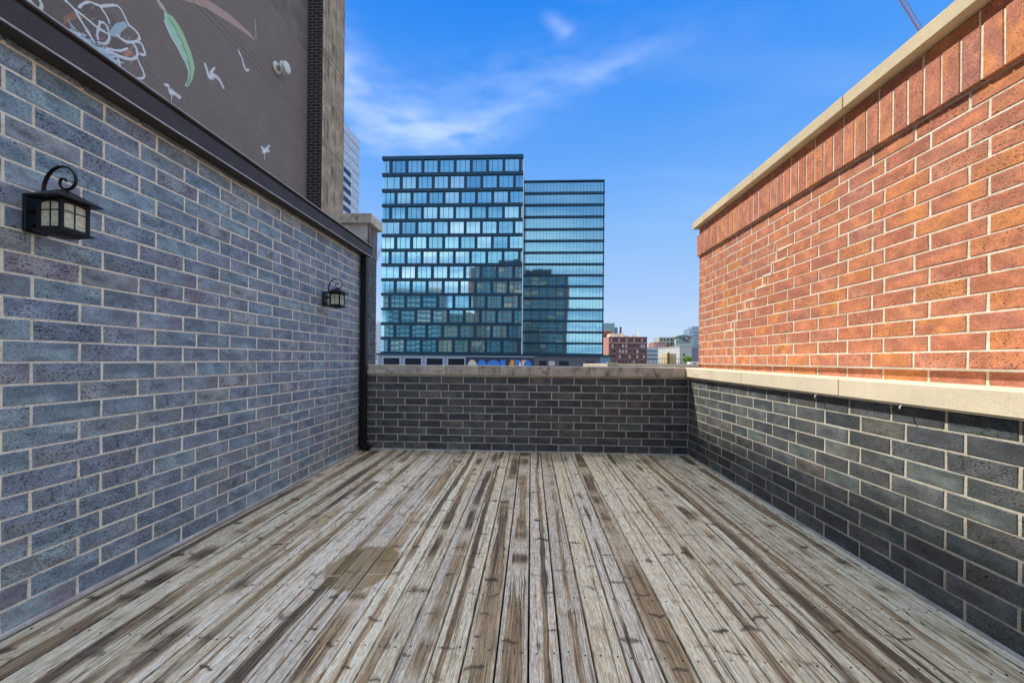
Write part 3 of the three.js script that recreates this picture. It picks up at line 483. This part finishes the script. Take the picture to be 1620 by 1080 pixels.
// ------------------------------------------------------------------ glass towers
const glass = (r, g, b, through = 0.35, rough = 0.03) => new THREE.MeshPhysicalMaterial({ color: new THREE.Color().setRGB(r, g, b), metalness: 1 - through, roughness: rough, transmission: 1, thickness: 0, ior: 1.5 });
const frameM = STD({ color: col(34, 80, 106), roughness: 0.45, metalness: 0.4, map: metalT.map });
const slabM = STD({ color: col(110, 128, 136), roughness: 0.9 }), coreM = STD({ color: col(60, 84, 96), roughness: 0.9 }), columnM = STD({ color: col(238, 238, 230), roughness: 0.8 });
{
  const t = thing('office_tower', 'taller dark-framed glass office tower with staggered windows', 'tower', [0, -14, 110]);
  const X0 = -42.95, X1 = -2.8, G = 14, gl = [glass(0.31, 0.68, 0.85, 0.2), glass(0.40, 0.74, 0.88, 0.2), glass(0.25, 0.62, 0.82, 0.2), glass(0.20, 0.54, 0.74, 0.25), glass(0.50, 0.78, 0.88, 0.15)];
  const rows = [[57.93, 54.28], [53.33, 49.74], [48.79, 45.45], [44.57, 41.16], [40.34, 36.88], [36.06, 32.65], [31.83, 28.43], [27.61, 24.21], [23.39, 19.98], [19.23, 15.76], [15.07, 11.60], [10.78, 7.44], [6.62, 3.22]];
  const pier0 = [-41.02, -37.99, -39.47], PW = 0.775, PP = 4.635, r = mulberry(202);
  part(t, 'body', boxM(X0 + 6, X1 - 1.5, -0.02, 59.1 + G - 0.5, 7, 30), coreM);
  part(t, 'side_wall', merged([boxM(X0, X0 + 0.4, 2.6 + G, 58.7 + G, 1.2, 30), boxM(X1 - 0.4, X1, 2.6 + G, 58.7 + G, 0.5, 30)]), frameM);
  part(t, 'lower_body', boxM(X0 + 0.5, X1 - 0.5, 0, 2.2 + G, 0.6, 30), frameM);
  part(t, 'roof_band', boxM(X0 - 0.15, X1 + 0.1, 57.98 + G, 59.0 + G, -0.15, 30), frameM);
  const winGeos = new Map();
  rows.forEach(([yt, yb], ri) => {
    const below = ri < 12 ? rows[ri + 1][0] : 2.72, h = yt - yb;
    part(t, 'spandrel', boxM(X0 - 0.12, X1 + 0.08, below + 0.03 + G, yb - 0.03 + G, -0.15, 0.9), frameM);
    part(t, 'floor_slab', boxM(X0 + 0.45, X1 - 0.45, (below + yb) / 2 - 0.2 + G, (below + yb) / 2 + 0.25 + G, 0.95, 6.9), slabM);
    let a = X0, c = pier0[ri % 3]; const cuts = [];
    while (a < X1 - 0.3) { const b = Math.min(c, X1); cuts.push([a, b]); if (c < X1) part(t, 'mullion_pier', boxM(c, Math.min(X1, c + PW), yb - 0.03 + G, yt + 0.03 + G, 0, 0.5), frameM); a = c + PW; c += PP; }
    cuts.forEach(([p, q]) => {
      const w = q - p, key = w.toFixed(2) + h.toFixed(2); if (w < 0.3) return;
      if (!winGeos.has(key)) {
        const m = [0, w > 2 ? 0.27 : 0.5, w > 2 ? 0.66 : 1, 1], panes = [], bars = [];
        for (let i = 0; i < 3; i++) { if (m[i + 1] - m[i] < 0.01) continue; const pw = w * (m[i + 1] - m[i]), g = new THREE.PlaneGeometry(pw, h); g.rotateY((r() - 0.5) * 0.004); g.rotateX((r() - 0.5) * 0.004); g.translate(-w / 2 + w * m[i] + pw / 2, 0, 0); panes.push(g); if (i) bars.push(new THREE.BoxGeometry(0.09, h, 0.12).translate(-w / 2 + w * m[i], 0, 0.03)); }
        bars.push(new THREE.BoxGeometry(w, 0.09, 0.1).translate(0, -h / 2 + 0.06, 0.03)); winGeos.set(key, [merged(panes), merged(bars)]);
      }
      const [pg, bg] = winGeos.get(key), win = part(t, 'window', pg, gl[[0, 0, 1, 2, 2, 3, 4, 1][Math.floor(r() * 8)]], (p + q) / 2, (yt + yb) / 2 + G, -0.3); win.rotation.y = (r() - 0.5) * 0.009; win.rotation.x = (r() - 0.5) * 0.007;
      part(win, 'glazing_bars', bg, frameM);
    });
  });
  // concrete columns and ceiling battens inside, seen through the glass
  for (let i = 0; i < 6; i++) part(t, 'column', new THREE.CylinderGeometry(0.38, 0.38, 56, 12).translate(X0 + 1.3 + i * 7.75, 30.6 + G, -1.6), columnM);
  const bat = []; rows.forEach(([yt], ri) => { for (let i = 0; i < 5; i++) if (r() < 0.7) { const x = X0 + 2 + r() * 34; bat.push(new THREE.BoxGeometry(3 + r() * 5, 0.12, 0.25).translate(x, yt - 0.35 - 0.4 * (i % 3) + G, -1.4 - i * 0.8)); } });
  const bt = part(t, 'ceiling_battens', merged(bat), columnM); bt.userData.kind = 'stuff';
}
{
  const t = thing('office_tower', 'shorter glass office tower with continuous ribbon windows to the right of the staggered one', 'tower', [0, -14, 130]);
  const X0 = -3.1, X1 = 23.65, G = 14, r = mulberry(303), gl = [glass(0.25, 0.55, 0.72, 0.2), glass(0.28, 0.58, 0.73, 0.2), glass(0.22, 0.52, 0.70, 0.2)];
  const ys = [60.31, 56.49, 52.59, 48.63, 44.51, 40.69, 36.80, 32.97, 29.30, 25.63, 21.73, 17.91, 14.17, 10.49, 6.82, 3.15];
  part(t, 'body', boxM(X0 + 0.3, X1 - 1.2, 0, 59.5 + G, 8, 34), coreM);
  part(t, 'side_wall', boxM(X1 - 0.35, X1, 3 + G, 60.2 + G, 0.1, 34), frameM);
  part(t, 'lower_body', boxM(X0, X1 - 0.4, 0, 2.6 + G, 0.6, 34), frameM);
  part(t, 'roof', boxM(X0, X1, 60.3 + G, 60.75 + G, -0.1, 34), frameM);
  for (const [a, b] of [[9.8, 14.2], [16.0, 20.3]]) part(t, 'roof_unit', boxM(a, b, 60.76 + G, 61.4 + G, 4, 9), frameM);
  for (let i = 0; i < 15; i++) {
    const yt = ys[i] - 0.32, yb = ys[i + 1] + 0.32, h = yt - yb, n = 24, pw = (X1 - X0 - 0.3) / n;
    part(t, 'spandrel', boxM(X0 - 0.05, X1 + 0.05, ys[i + 1] - 0.36 + G, ys[i + 1] + 0.36 + G, -0.15, 1.0), frameM);
    part(t, 'floor_slab', boxM(X0 + 0.2, X1 - 0.4, ys[i + 1] - 0.25 + G, ys[i + 1] + 0.3 + G, 1.05, 7.9), slabM);
    const panes = [], bars = [];
    for (let k = 0; k < n; k++) { const g = new THREE.PlaneGeometry(pw, h); g.rotateY((r() - 0.5) * 0.004); g.rotateX((r() - 0.5) * 0.003); g.translate(X0 + 0.1 + pw * (k + 0.5), (yt + yb) / 2 + G, -0.25); panes.push(g); if (k) bars.push(new THREE.BoxGeometry(0.06, h, 0.08).translate(X0 + 0.1 + pw * k, (yt + yb) / 2 + G, -0.23)); }
    const win = part(t, 'ribbon_window', merged(panes), gl[i % 3]); part(win, 'glazing_bars', merged(bars), frameM).userData.kind = 'stuff';
  }
  for (let i = 0; i < 4; i++) part(t, 'column', new THREE.CylinderGeometry(0.4, 0.4, 56, 12).translate(X0 + 4.6 + i * 6.4, 31 + G, -1.5), columnM);
}
{ // podium with the painted sign panel
  const t = thing('podium_building', 'pale blue-grey podium with dark windows and coloured sign shapes below the towers', 'building', [0, -14, 107]), G = 14;
  const pale = STD({ color: col(150, 168, 188), roughness: 0.7 }), grey = STD({ color: col(98, 102, 112), roughness: 0.7 }), dk = STD({ color: col(36, 52, 66), roughness: 0.15, metalness: 0.5 });
  part(t, 'wall', boxM(-42.6, -18.1, 0, 2.35 + G, 0, 2.6), pale); part(t, 'wall', boxM(-18.1, 0.9, 0, 2.35 + G, 0.05, 2.6), grey); part(t, 'wall', boxM(0.9, 18.6, 0, 2.3 + G, 0, 2.6), grey); part(t, 'wall', boxM(18.6, 21.4, 0, 2.3 + G, 0.1, 2.6), STD({ color: col(120, 160, 180), roughness: 0.6 }));
  part(t, 'ledge', boxM(-43, 21.6, 2.32 + G, 2.75 + G, -0.4, 2.6), frameM);
  for (let i = 0; i < 4; i++) { const a = -41 + i * 6.05; const wn = part(t, 'window', boxM(a, a + 4.5, -2 + G, 1.45 + G, -0.06, 0.05), dk); part(wn, 'frame', merged([boxM(a - 0.3, a + 4.8, 1.47 + G, 1.8 + G, -0.1, -0.02), boxM(a - 0.3, a - 0.02, -2 + G, 1.46 + G, -0.1, -0.02), boxM(a + 4.52, a + 4.8, -2 + G, 1.46 + G, -0.1, -0.02)]), STD({ color: col(190, 200, 212), roughness: 0.6 })); }
  for (const [a, b, w] of [[2.2, 4.2, 0], [4.8, 6.4, 1], [7.6, 10.2, 0], [14.8, 17.2, 0]]) part(t, 'window', boxM(a, b, -0.2 + G, 1.0 + G, -0.06, 0.05), w ? STD({ color: col(206, 200, 188), roughness: 0.7 }) : dk);
  const sg = new THREE.Group(); sg.name = 'sign_panel'; t.add(sg);
  part(sg, 'board', boxM(-17.8, 0.6, -3 + G, 1.95 + G, -0.15, 0.04), STD({ color: col(46, 62, 82), roughness: 0.6 }));
  part(sg, 'border', boxM(-18.1, 0.9, 1.96 + G, 2.2 + G, -0.2, 0.04), STD({ color: col(190, 200, 212), roughness: 0.6 }));
  const cream = STD({ color: col(232, 218, 190), roughness: 0.7 }), blue = STD({ color: col(64, 138, 220), roughness: 0.7 }), orange = STD({ color: col(238, 164, 66), roughness: 0.7 }), whiteP = STD({ color: col(238, 234, 226), roughness: 0.7 });
  const disc = (x, rx, m) => { const g = new THREE.CylinderGeometry(1, 1, 0.06, 40).rotateX(Math.PI / 2); g.scale(rx, 1.9, 1); part(sg, 'sign_shape', g, m, x, -0.75 + G, 0.19); };
  disc(-16.15, 1.3, cream); disc(-13.5, 1.35, blue); disc(-10.3, 2.0, blue); disc(-0.9, 1.15, blue);
  const quad = (pts, m, z) => { const s = new THREE.Shape(); pts.forEach(([x, y], i) => (i ? s.lineTo(x, y + G) : s.moveTo(x, y + G))); part(sg, 'sign_shape', new THREE.ExtrudeGeometry(s, { depth: 0.05, bevelEnabled: false }), m, 0, 0, z); };
  quad([[-8.4, 1.15], [-7.0, 1.15], [-7.0, -2.6], [-8.4, -2.6]], blue, 0.17); quad([[-5.6, 1.2], [-4.6, 1.2], [-4.6, -2.6], [-6.7, -2.6]], orange, 0.17); quad([[-4.4, 1.2], [-3.0, 1.2], [-4.3, -2.6], [-4.4, -2.6]], blue, 0.17); quad([[-3.0, 1.05], [-1.9, -2.6], [-4.2, -2.6]], whiteP, 0.23); quad([[-2.6, 1.15], [-1.2, 1.15], [-2.0, -2.6], [-2.4, -2.6]], cream, 0.17);
}
// ------------------------------------------------------------------ other buildings in view
function block(name, label, x0, x1, top, f0, f1, mat, group) { const t = thing(name, label, 'building', [x0, -14, f0], group); part(t, 'wall', boxM(0, x1 - x0, 0, top + 14, 0, f1 - f0, 0.1), mat); return t; }
{
  const white = STD({ map: metalT.map, color: col(250, 252, 255), roughness: 0.3, metalness: 0.1 }), lineM = STD({ color: col(120, 134, 146), roughness: 0.5 }), dk = STD({ color: col(40, 58, 66), roughness: 0.1, metalness: 0.6 });
  const t = block('white_tower', 'tall white panelled tower peeking out behind the brown building', -110, -80, 101.2, 120, 176.7, white);
  for (let k = 0; k < 21; k++) part(t, 'panel_joint', boxM(29.95, 30.06, 0, 0.28, 30, 56.6), lineM, 0, 99.6 + 14 + 1.6 - 4.05 - k * 4.05, 0);
  for (let k = 0; k < 19; k++) part(t, 'window_band', boxM(29.9, 30.08, -2.0, 0.2, 30, 48.5), dk, 0, 82.3 + 14 - k * 4.05, 0);
  part(t, 'edge_strip', boxM(29.9, 30.1, 14 + 2, 14 + 85, 48.6, 48.95), STD({ color: col(236, 240, 244), roughness: 0.5 }));

  const b = block('glass_block', 'distant pale glass building left of the staggered tower', -170, -155.3, 37, 400, 430, STD({ color: col(196, 212, 222), roughness: 0.25, metalness: 0.3 }));
  part(b, 'roof_drum', new THREE.CylinderGeometry(2.6, 2.6, 3, 20).translate(8.6, 52.4, -6), STD({ color: col(190, 196, 200), roughness: 0.6 }));
  for (let k = 0; k < 9; k++) part(b, 'floor_line', boxM(0, 14.7, 0, 0.35, -0.12, 0.1), lineM, 0, 20 + k * 3.7, 0); for (let k = 1; k < 5; k++) part(b, 'mullion', boxM(0, 0.25, 14, 51, -0.1, 0.1), lineM, k * 3, 0, 0);
  const c = block('low_white_building', 'small distant cream building with square windows left of the staggered tower', -158, -147, 5.4, 380, 396, STD({ color: col(226, 218, 208), roughness: 0.8 }));
  for (let k = 0; k < 2; k++) for (let i = 0; i < 5; i++) part(c, 'window', boxM(0, 0.9, 0, 1.4, -0.1, 0.1), dk, 0.7 + i * 2.1, 14 + 3.2 - k * 3, 0);
}
{
  const brick = STD({ map: metalT.map, color: col(160, 116, 110), roughness: 0.9 }), trim = STD({ color: col(214, 178, 162), roughness: 0.9 }), dk = STD({ color: col(40, 42, 48), roughness: 0.2, metalness: 0.3 }), sh = STD({ color: col(216, 210, 204), roughness: 0.8 });
  const t = block('loft_building', 'red brick loft building with rows of small windows right of the towers', 51.3, 75.7, 16.6, 260, 285, brick), r = mulberry(44), G = 14;
  part(t, 'cornice', boxM(-0.3, 24.7, 12.7 + G, 13.2 + G, -0.5, 25), trim); part(t, 'parapet', boxM(-0.2, 24.6, 16.6 + G, 17.1 + G, -0.3, 25), trim);
  part(t, 'side_wall', boxM(-0.35, -0.02, 0, 16.3 + G, 0.5, 25), STD({ map: metalT.map, color: col(226, 160, 136), roughness: 0.9 }));  // same brick, sunlight put into a paler, pinker colour on this side
  for (let i = 0; i < 14; i++) part(t, 'window', boxM(0, 0.8, 0, 1.5, -0.1, 0.1), i % 3 ? dk : sh, 0.9 + i * 1.65, 13.9 + G, 0);
  for (let k = 0; k < 4; k++) for (const x of [1.6, 3.0, 6.3, 8.3, 10.4, 12.6, 15.6, 17.6, 20.4, 21.8]) { const wn = part(t, 'window', boxM(0, 1.0, 0, 1.9, -0.1, 0.1), r() < 0.6 ? dk : sh, x, 10.0 + G - k * 3.55, 0); part(wn, 'sill', boxM(-0.15, 1.15, -0.25, -0.02, -0.25, 0.1), trim); }
  for (const [x, w, h] of [[3, 2.2, 1.6], [9, 1.2, 2.4], [15, 3, 1.2], [20, 0.25, 4.2]]) part(t, 'roof_vent', boxM(x, x + w, 17.12 + G, 17.12 + h + G, 3, 5), sh);
  const ch = thing('smokestack', 'thin brown chimney stack behind the red loft building', 'chimney', [89.5, -14, 398]); part(ch, 'shaft', new THREE.CylinderGeometry(1.0, 1.25, 49, 16).translate(0, 24.5, 0), STD({ color: col(120, 104, 98), roughness: 0.9 })); part(ch, 'rim', new THREE.CylinderGeometry(1.15, 1.15, 0.8, 16).translate(0, 48.6, 0), STD({ color: col(84, 76, 72), roughness: 0.9 }));
  const gb = block('green_glass_building', 'blue-green glass block rising behind the red loft building', 70, 84, 39, 400, 425, STD({ color: col(112, 150, 158), roughness: 0.25, metalness: 0.3 }));
  part(gb, 'wing', boxM(14.02, 17.5, 0, 35 + 14, 2, 25), STD({ color: col(96, 134, 146), roughness: 0.3, metalness: 0.3 })); for (let k = 0; k < 6; k++) part(gb, 'floor_line', boxM(0, 14, 0, 0.4, -0.15, 0.1), STD({ color: col(150, 180, 186), roughness: 0.5 }), 0, 28 + k * 3.8, 0);
  const rb = block('water_tank_house', 'small red rooftop house beside the ribbon-window tower', 69, 77, 29.5, 380, 392, STD({ map: metalT.map, color: col(190, 116, 98), roughness: 0.9 })); part(rb, 'cap', boxM(-0.3, 8.3, 43.52, 44.3, -0.3, 12), trim); for (const x of [1.4, 4.6]) part(rb, 'window', boxM(0, 1.2, 0, 2, -0.1, 0.1), dk, x, 38, 0);
  const cr = block('cream_rooftop', 'cream stepped rooftop on top of the red loft building', 53.5, 62.5, 19.6, 268, 280, STD({ color: col(222, 200, 172), roughness: 0.9 })); part(cr, 'step', boxM(9.02, 13, 0, 18.2 + 14, 1, 11), STD({ color: col(206, 186, 164), roughness: 0.9 }));
  // the row further right
  const sage = STD({ color: col(172, 184, 172), roughness: 0.85 }), pk = STD({ map: metalT.map, color: col(206, 142, 128), roughness: 0.9 });
  const q = block('pink_brick_building', 'distant pink brick building with pale vertical stripes', 101.8, 111.6, 16.8, 330, 345, pk); for (let i = 0; i < 7; i++) part(q, 'stripe', boxM(0, 0.45, 8, 29.5, -0.12, 0.1), sh, 0.7 + i * 1.35, 0, 0);
  const q2 = block('brown_brick_building', 'distant brown brick building between pink and sage blocks', 111.9, 118, 15.2, 335, 350, STD({ map: metalT.map, color: col(176, 116, 102), roughness: 0.9 })); for (let k = 0; k < 3; k++) for (let i = 0; i < 3; i++) part(q2, 'window', boxM(0, 1, 0, 1.7, -0.1, 0.1), dk, 0.8 + i * 1.8, 26 - k * 3.4, 0);
  const q3 = block('sage_apartment_building', 'distant sage-green apartment block with dark balconies', 114, 126.5, 22.6, 355, 372, sage); for (let k = 0; k < 5; k++) for (let i = 0; i < 4; i++) part(q3, 'window', boxM(0, 1.7, 0, 1.8, -0.12, 0.1), dk, 0.9 + i * 3, 33.4 - k * 3.3, 0);
  const q4 = block('curved_roof_building', 'distant pale green building with low curved roof behind the dish', 126.7, 140.5, 21.6, 350, 368, STD({ color: col(186, 200, 188), roughness: 0.85 }));
  const arc = new THREE.Shape(); arc.moveTo(-0.8, 0); arc.quadraticCurveTo(7, 4.2, 14.6, 0); arc.lineTo(14.6, -0.6); arc.lineTo(-0.8, -0.6); part(q4, 'roof', new THREE.ExtrudeGeometry(arc, { depth: 18, bevelEnabled: false }).translate(0, 36.3, -17.5), STD({ color: col(120, 138, 128), roughness: 0.6 }));
  part(q4, 'window_band', boxM(1, 12.8, 31, 33.6, -0.12, 0.1), STD({ color: col(96, 130, 136), roughness: 0.15, metalness: 0.5 })); part(q4, 'window_band', boxM(3, 12, 34.6, 35.4, -0.12, 0.1), dk);
  const q5 = block('far_glass_tower', 'far blue-grey glass tower at the edge of the orange brick wall', 198, 216, 42, 500, 520, STD({ color: col(150, 168, 182), roughness: 0.3, metalness: 0.3 })); part(q5, 'upper_block', boxM(4, 18, 56.02, 59, 2, 18), STD({ color: col(134, 154, 178), roughness: 0.4 })); for (let k = 0; k < 6; k++) part(q5, 'window_band', boxM(5, 17.5, 0, 1.8, -0.12, 0.1), STD({ color: col(84, 112, 132), roughness: 0.15, metalness: 0.5 }), 0, 50.5 - k * 4, 0);
  const q6 = block('low_grey_building', 'low pale grey rooftop building between the loft and pink buildings', 88, 101.4, 12.2, 318, 330, STD({ color: col(190, 200, 204), roughness: 0.8 })); for (let k = 0; k < 3; k++) part(q6, 'window_band', boxM(0.5, 12.8, 0, 1.5, -0.12, 0.1), STD({ color: col(88, 108, 120), roughness: 0.15, metalness: 0.5 }), 0, 22.5 - k * 3.2, 0);
}
// nearer roofs
{
  const wallM = STD({ color: col(196, 198, 192), roughness: 0.9 }), greyM = STD({ color: col(132, 138, 148), roughness: 0.8 });
  const t = block('plain_white_building', 'windowless white wall with satellite dish on its roof', 22.3, 24.1, 3.45, 60, 70, wallM);
  part(t, 'shade_grey_side', boxM(1.82, 4.4, 0, 3.4 + 14, 0.3, 10), greyM); part(t, 'coping', boxM(-0.06, 1.86, 17.46, 17.56, -0.08, 10), STD({ color: col(200, 200, 194), roughness: 0.8 })); part(t, 'vent', boxM(0.5, 0.75, 16.1, 16.4, -0.08, 0.05), STD({ color: col(60, 60, 62), roughness: 0.8 }));  // right face of the white building, its shade put into the grey colour
  const d = thing('satellite_dish', 'dark grey satellite dish on the white wall roof', 'dish', [24.35, 3.42, 62.5]), dm = STD({ color: col(56, 60, 66), roughness: 0.5, metalness: 0.3 });
  const pr = []; for (let i = 0; i <= 10; i++) pr.push(new THREE.Vector2(0.66 * i / 10, 0.16 * (i / 10) ** 2)); const dg = new THREE.LatheGeometry(pr, 32); dg.scale(0.9, 1, 0.9); dg.rotateX(0.55); dg.translate(-0.1, 0.95, 0); dm.side = THREE.DoubleSide;
  part(d, 'reflector', dg, dm); part(d, 'mast', new THREE.CylinderGeometry(0.05, 0.05, 1.0, 10).translate(0, 0.5, 0), greyM);
  const fa = new THREE.CatmullRomCurve3([new THREE.Vector3(-0.1, 0.8, -0.1), new THREE.Vector3(0.3, 1.25, -0.2), new THREE.Vector3(0.1, 1.5, -0.45)]); part(d, 'feed_arm', new THREE.TubeGeometry(fa, 12, 0.025, 6), greyM); part(d, 'feed_horn', new THREE.CylinderGeometry(0.07, 0.1, 0.25, 10).translate(0.1, 1.42, -0.45), STD({ color: col(220, 220, 220), roughness: 0.5 }));

  const lm = STD({ map: concreteT.map, color: col(244, 236, 222), roughness: 0.9 });
  const l = thing('roof_ledge', 'pale concrete roof ledge just behind the far parapet at right', 'roof', [5.8, -14, 30]); part(l, 'slab', boxM(0, 9, 0, 14.92, 0, 14), lm); part(l, 'kerb', boxM(0, 9, 14.93, 15.05, 0.4, 0.7), lm); part(l, 'end_block', boxM(-0.02, 0.78, 14.93, 15.14, -0.05, 0.35), lm);
  const rl = thing('railing', 'thin dark metal railing on the pale roof ledge', 'railing', [8.9, 0.95, 43]), rm = STD({ color: col(70, 70, 70), roughness: 0.6, metalness: 0.3 });
  for (let i = 0; i <= 26; i++) part(rl, 'post', new THREE.BoxGeometry(0.035, 0.6, 0.035).translate(i * 0.29, 0.28, 0), rm); part(rl, 'top_rail', new THREE.BoxGeometry(7.6, 0.05, 0.05).translate(3.77, 0.60, 0), rm); part(rl, 'lower_rail', new THREE.BoxGeometry(7.6, 0.03, 0.03).translate(3.77, 0.08, 0.01), rm);
  const ac = thing('rooftop_unit', 'small white boxed air unit on the ledge beside the orange wall', 'air unit', [12.4, 0.95, 31.5]); part(ac, 'casing', new RoundedBoxGeometry(0.95, 0.26, 0.6, 2, 0.02).translate(0.47, 0.14, 0), STD({ color: col(214, 218, 220), roughness: 0.6 })); part(ac, 'grille', new THREE.BoxGeometry(0.62, 0.16, 0.02).translate(0.55, 0.13, 0.305), STD({ color: col(130, 140, 146), roughness: 0.6 }));
  const b = block('tan_pillar_house', 'small tan roof house with brown post beside the shrub', 17.7, 18.9, 2.25, 52, 54, STD({ color: col(206, 184, 140), roughness: 0.9 })); part(b, 'post', boxM(0.1, 0.26, 14, 16.4, -0.2, -0.02), STD({ color: col(120, 84, 44), roughness: 0.9 }));
  const s = thing('shrub', 'round bright green shrub on the roof beside the white wall', 'shrub', [19.15, 0.9, 49]); const r = mulberry(99), leaves = [];
  part(s, 'trunk', new THREE.CylinderGeometry(0.03, 0.05, 0.5, 8).translate(0, 0.25, 0), STD({ color: col(90, 70, 50), roughness: 0.9 }));
  for (let i = 0; i < 1500; i++) { const a = r() * 6.283, z = r() * 2 - 1, rad = (0.30 + 0.16 * r()) * (0.8 + 0.45 * vn(a * 1.3 + 5, z * 2 + 5)), q = Math.sqrt(1 - z * z); const g = new THREE.PlaneGeometry(0.085, 0.055); g.rotateX(r() * 6); g.rotateY(r() * 6); g.translate(q * Math.cos(a) * rad * 1.15, 0.60 + z * rad, q * Math.sin(a) * rad); leaves.push(g); }
  part(s, 'crown', merged(leaves), new THREE.MeshPhysicalMaterial({ color: new THREE.Color().setRGB(0.30, 0.48, 0.05), roughness: 0.9, transmission: 0.4, thickness: 0, side: THREE.DoubleSide }));
}
// tower cranes
function boom(p, q, w, n) { // lattice of three chords with zigzag bracing
  const a = new THREE.Vector3(...p), d = new THREE.Vector3(...q).sub(a), L = d.length(), u = d.clone().normalize(), s = new THREE.Vector3(0, 0, 1), v = u.clone().cross(s).normalize(), gs = [];
  const off = [[-w / 2, -w / 2], [w / 2, -w / 2], [0, w / 2]].map(([i, j]) => s.clone().multiplyScalar(i).add(v.clone().multiplyScalar(j)));
  const bar = (A, B, r) => { const dir = B.clone().sub(A), g = new THREE.CylinderGeometry(r, r, dir.length(), 5); g.applyQuaternion(new THREE.Quaternion().setFromUnitVectors(new THREE.Vector3(0, 1, 0), dir.clone().normalize())); const c = A.clone().add(B).multiplyScalar(0.5); g.translate(c.x, c.y, c.z); gs.push(g); };
  off.forEach((o) => bar(a.clone().add(o), a.clone().add(d).add(o), w * 0.09));
  for (let i = 0; i < n; i++) for (let k = 0; k < 3; k++) bar(a.clone().addScaledVector(u, L * i / n).add(off[k]), a.clone().addScaledVector(u, L * (i + 1) / n).add(off[(k + 1) % 3]), w * 0.05);
  return merged(gs);
}
{
  const red = STD({ color: col(184, 134, 124), roughness: 0.6 }), gr = STD({ color: col(170, 160, 160), roughness: 0.6 });
  const c = thing('tower_crane', 'red lattice crane jib above the orange brick wall', 'crane', [172, -14, 150]); part(c, 'jib', boom([-42, 155, 0], [0, 84, 0], 1.2, 50), red); part(c, 'mast', boom([0, 0, 0], [0, 88, 0], 2, 30), red);
  const d = thing('tower_crane', 'faint grey lattice crane jib left of the staggered tower', 'crane', [-131, -14, 300]); part(d, 'jib', boom([4, 80, 0], [16, 106, 0], 1.5, 16), gr); part(d, 'mast', boom([4, 0, 0], [4, 82, 0], 1.6, 30), gr);
}
// ------------------------------------------------------------------ buildings behind the camera, mirrored in the glass
{
  const G = 14, bm = STD({ map: metalT.map, color: col(150, 100, 84), roughness: 0.9 }), dk = STD({ color: col(120, 160, 160), roughness: 0.1, metalness: 0.8 }), cream = STD({ color: col(206, 190, 160), roughness: 0.9 }), roofM = STD({ color: col(40, 38, 38), roughness: 0.9 });
  const t = thing('brick_loft_tower', 'brown brick loft tower with large dark windows, mirrored in both glass towers', 'tower', [-9, -14, -160]);
  part(t, 'wall', boxM(-47, 46, 0, 88 + G, 0, 20, 0.1), bm); part(t, 'penthouse', boxM(-22, 30, 88 + G, 94 + G, 2, 17), roofM);
  const r = mulberry(606);
  for (let k = 0; k < 17; k++) for (let i = 0; i < 10; i++) { const w = part(t, 'window', boxM(0, 7.2, 0, 3.5, 19.9, 20.15), r() < 0.82 ? dk : cream, -42.5 + i * 8.6, 4 + G + k * 4.9, 0); part(w, 'frame', merged([boxM(0, 7.2, 1.65, 1.85, 20.16, 20.25), boxM(3.5, 3.7, 0, 3.5, 20.16, 20.25), boxM(0, 7.2, 3.51, 3.8, 20.1, 20.3)]), cream); }
  const a = thing('balcony_apartments', 'pale apartment tower with stacked balconies, mirrored in the left tower', 'tower', [-92, -14, -110]);
  part(a, 'wall', boxM(-26, 20, 0, 56 + G, 0, 22), STD({ color: col(196, 186, 168), roughness: 0.9 })); part(a, 'lower_wing', boxM(20.02, 42, 0, 38 + G, 0, 22), STD({ color: col(176, 150, 112), roughness: 0.9 }));
  for (let k = 0; k < 15; k++) { part(a, 'balcony', boxM(-25, 19, 0, 1.1, 22.02, 23.6), STD({ color: col(220, 216, 206), roughness: 0.8 }), 0, 8 + k * 4, 0); part(a, 'window_band', boxM(-25, 19, 0, 2.3, 21.9, 22.1), dk, 0, 9.4 + k * 4, 0); }
  for (let k = 0; k < 11; k++) for (let i = 0; i < 4; i++) part(a, 'window', boxM(0, 3.4, 0, 2.4, 21.9, 22.1), dk, 21.4 + i * 5.1, 8 + k * 4, 0);
}
shade(scene);
renderer.render(scene, camera);
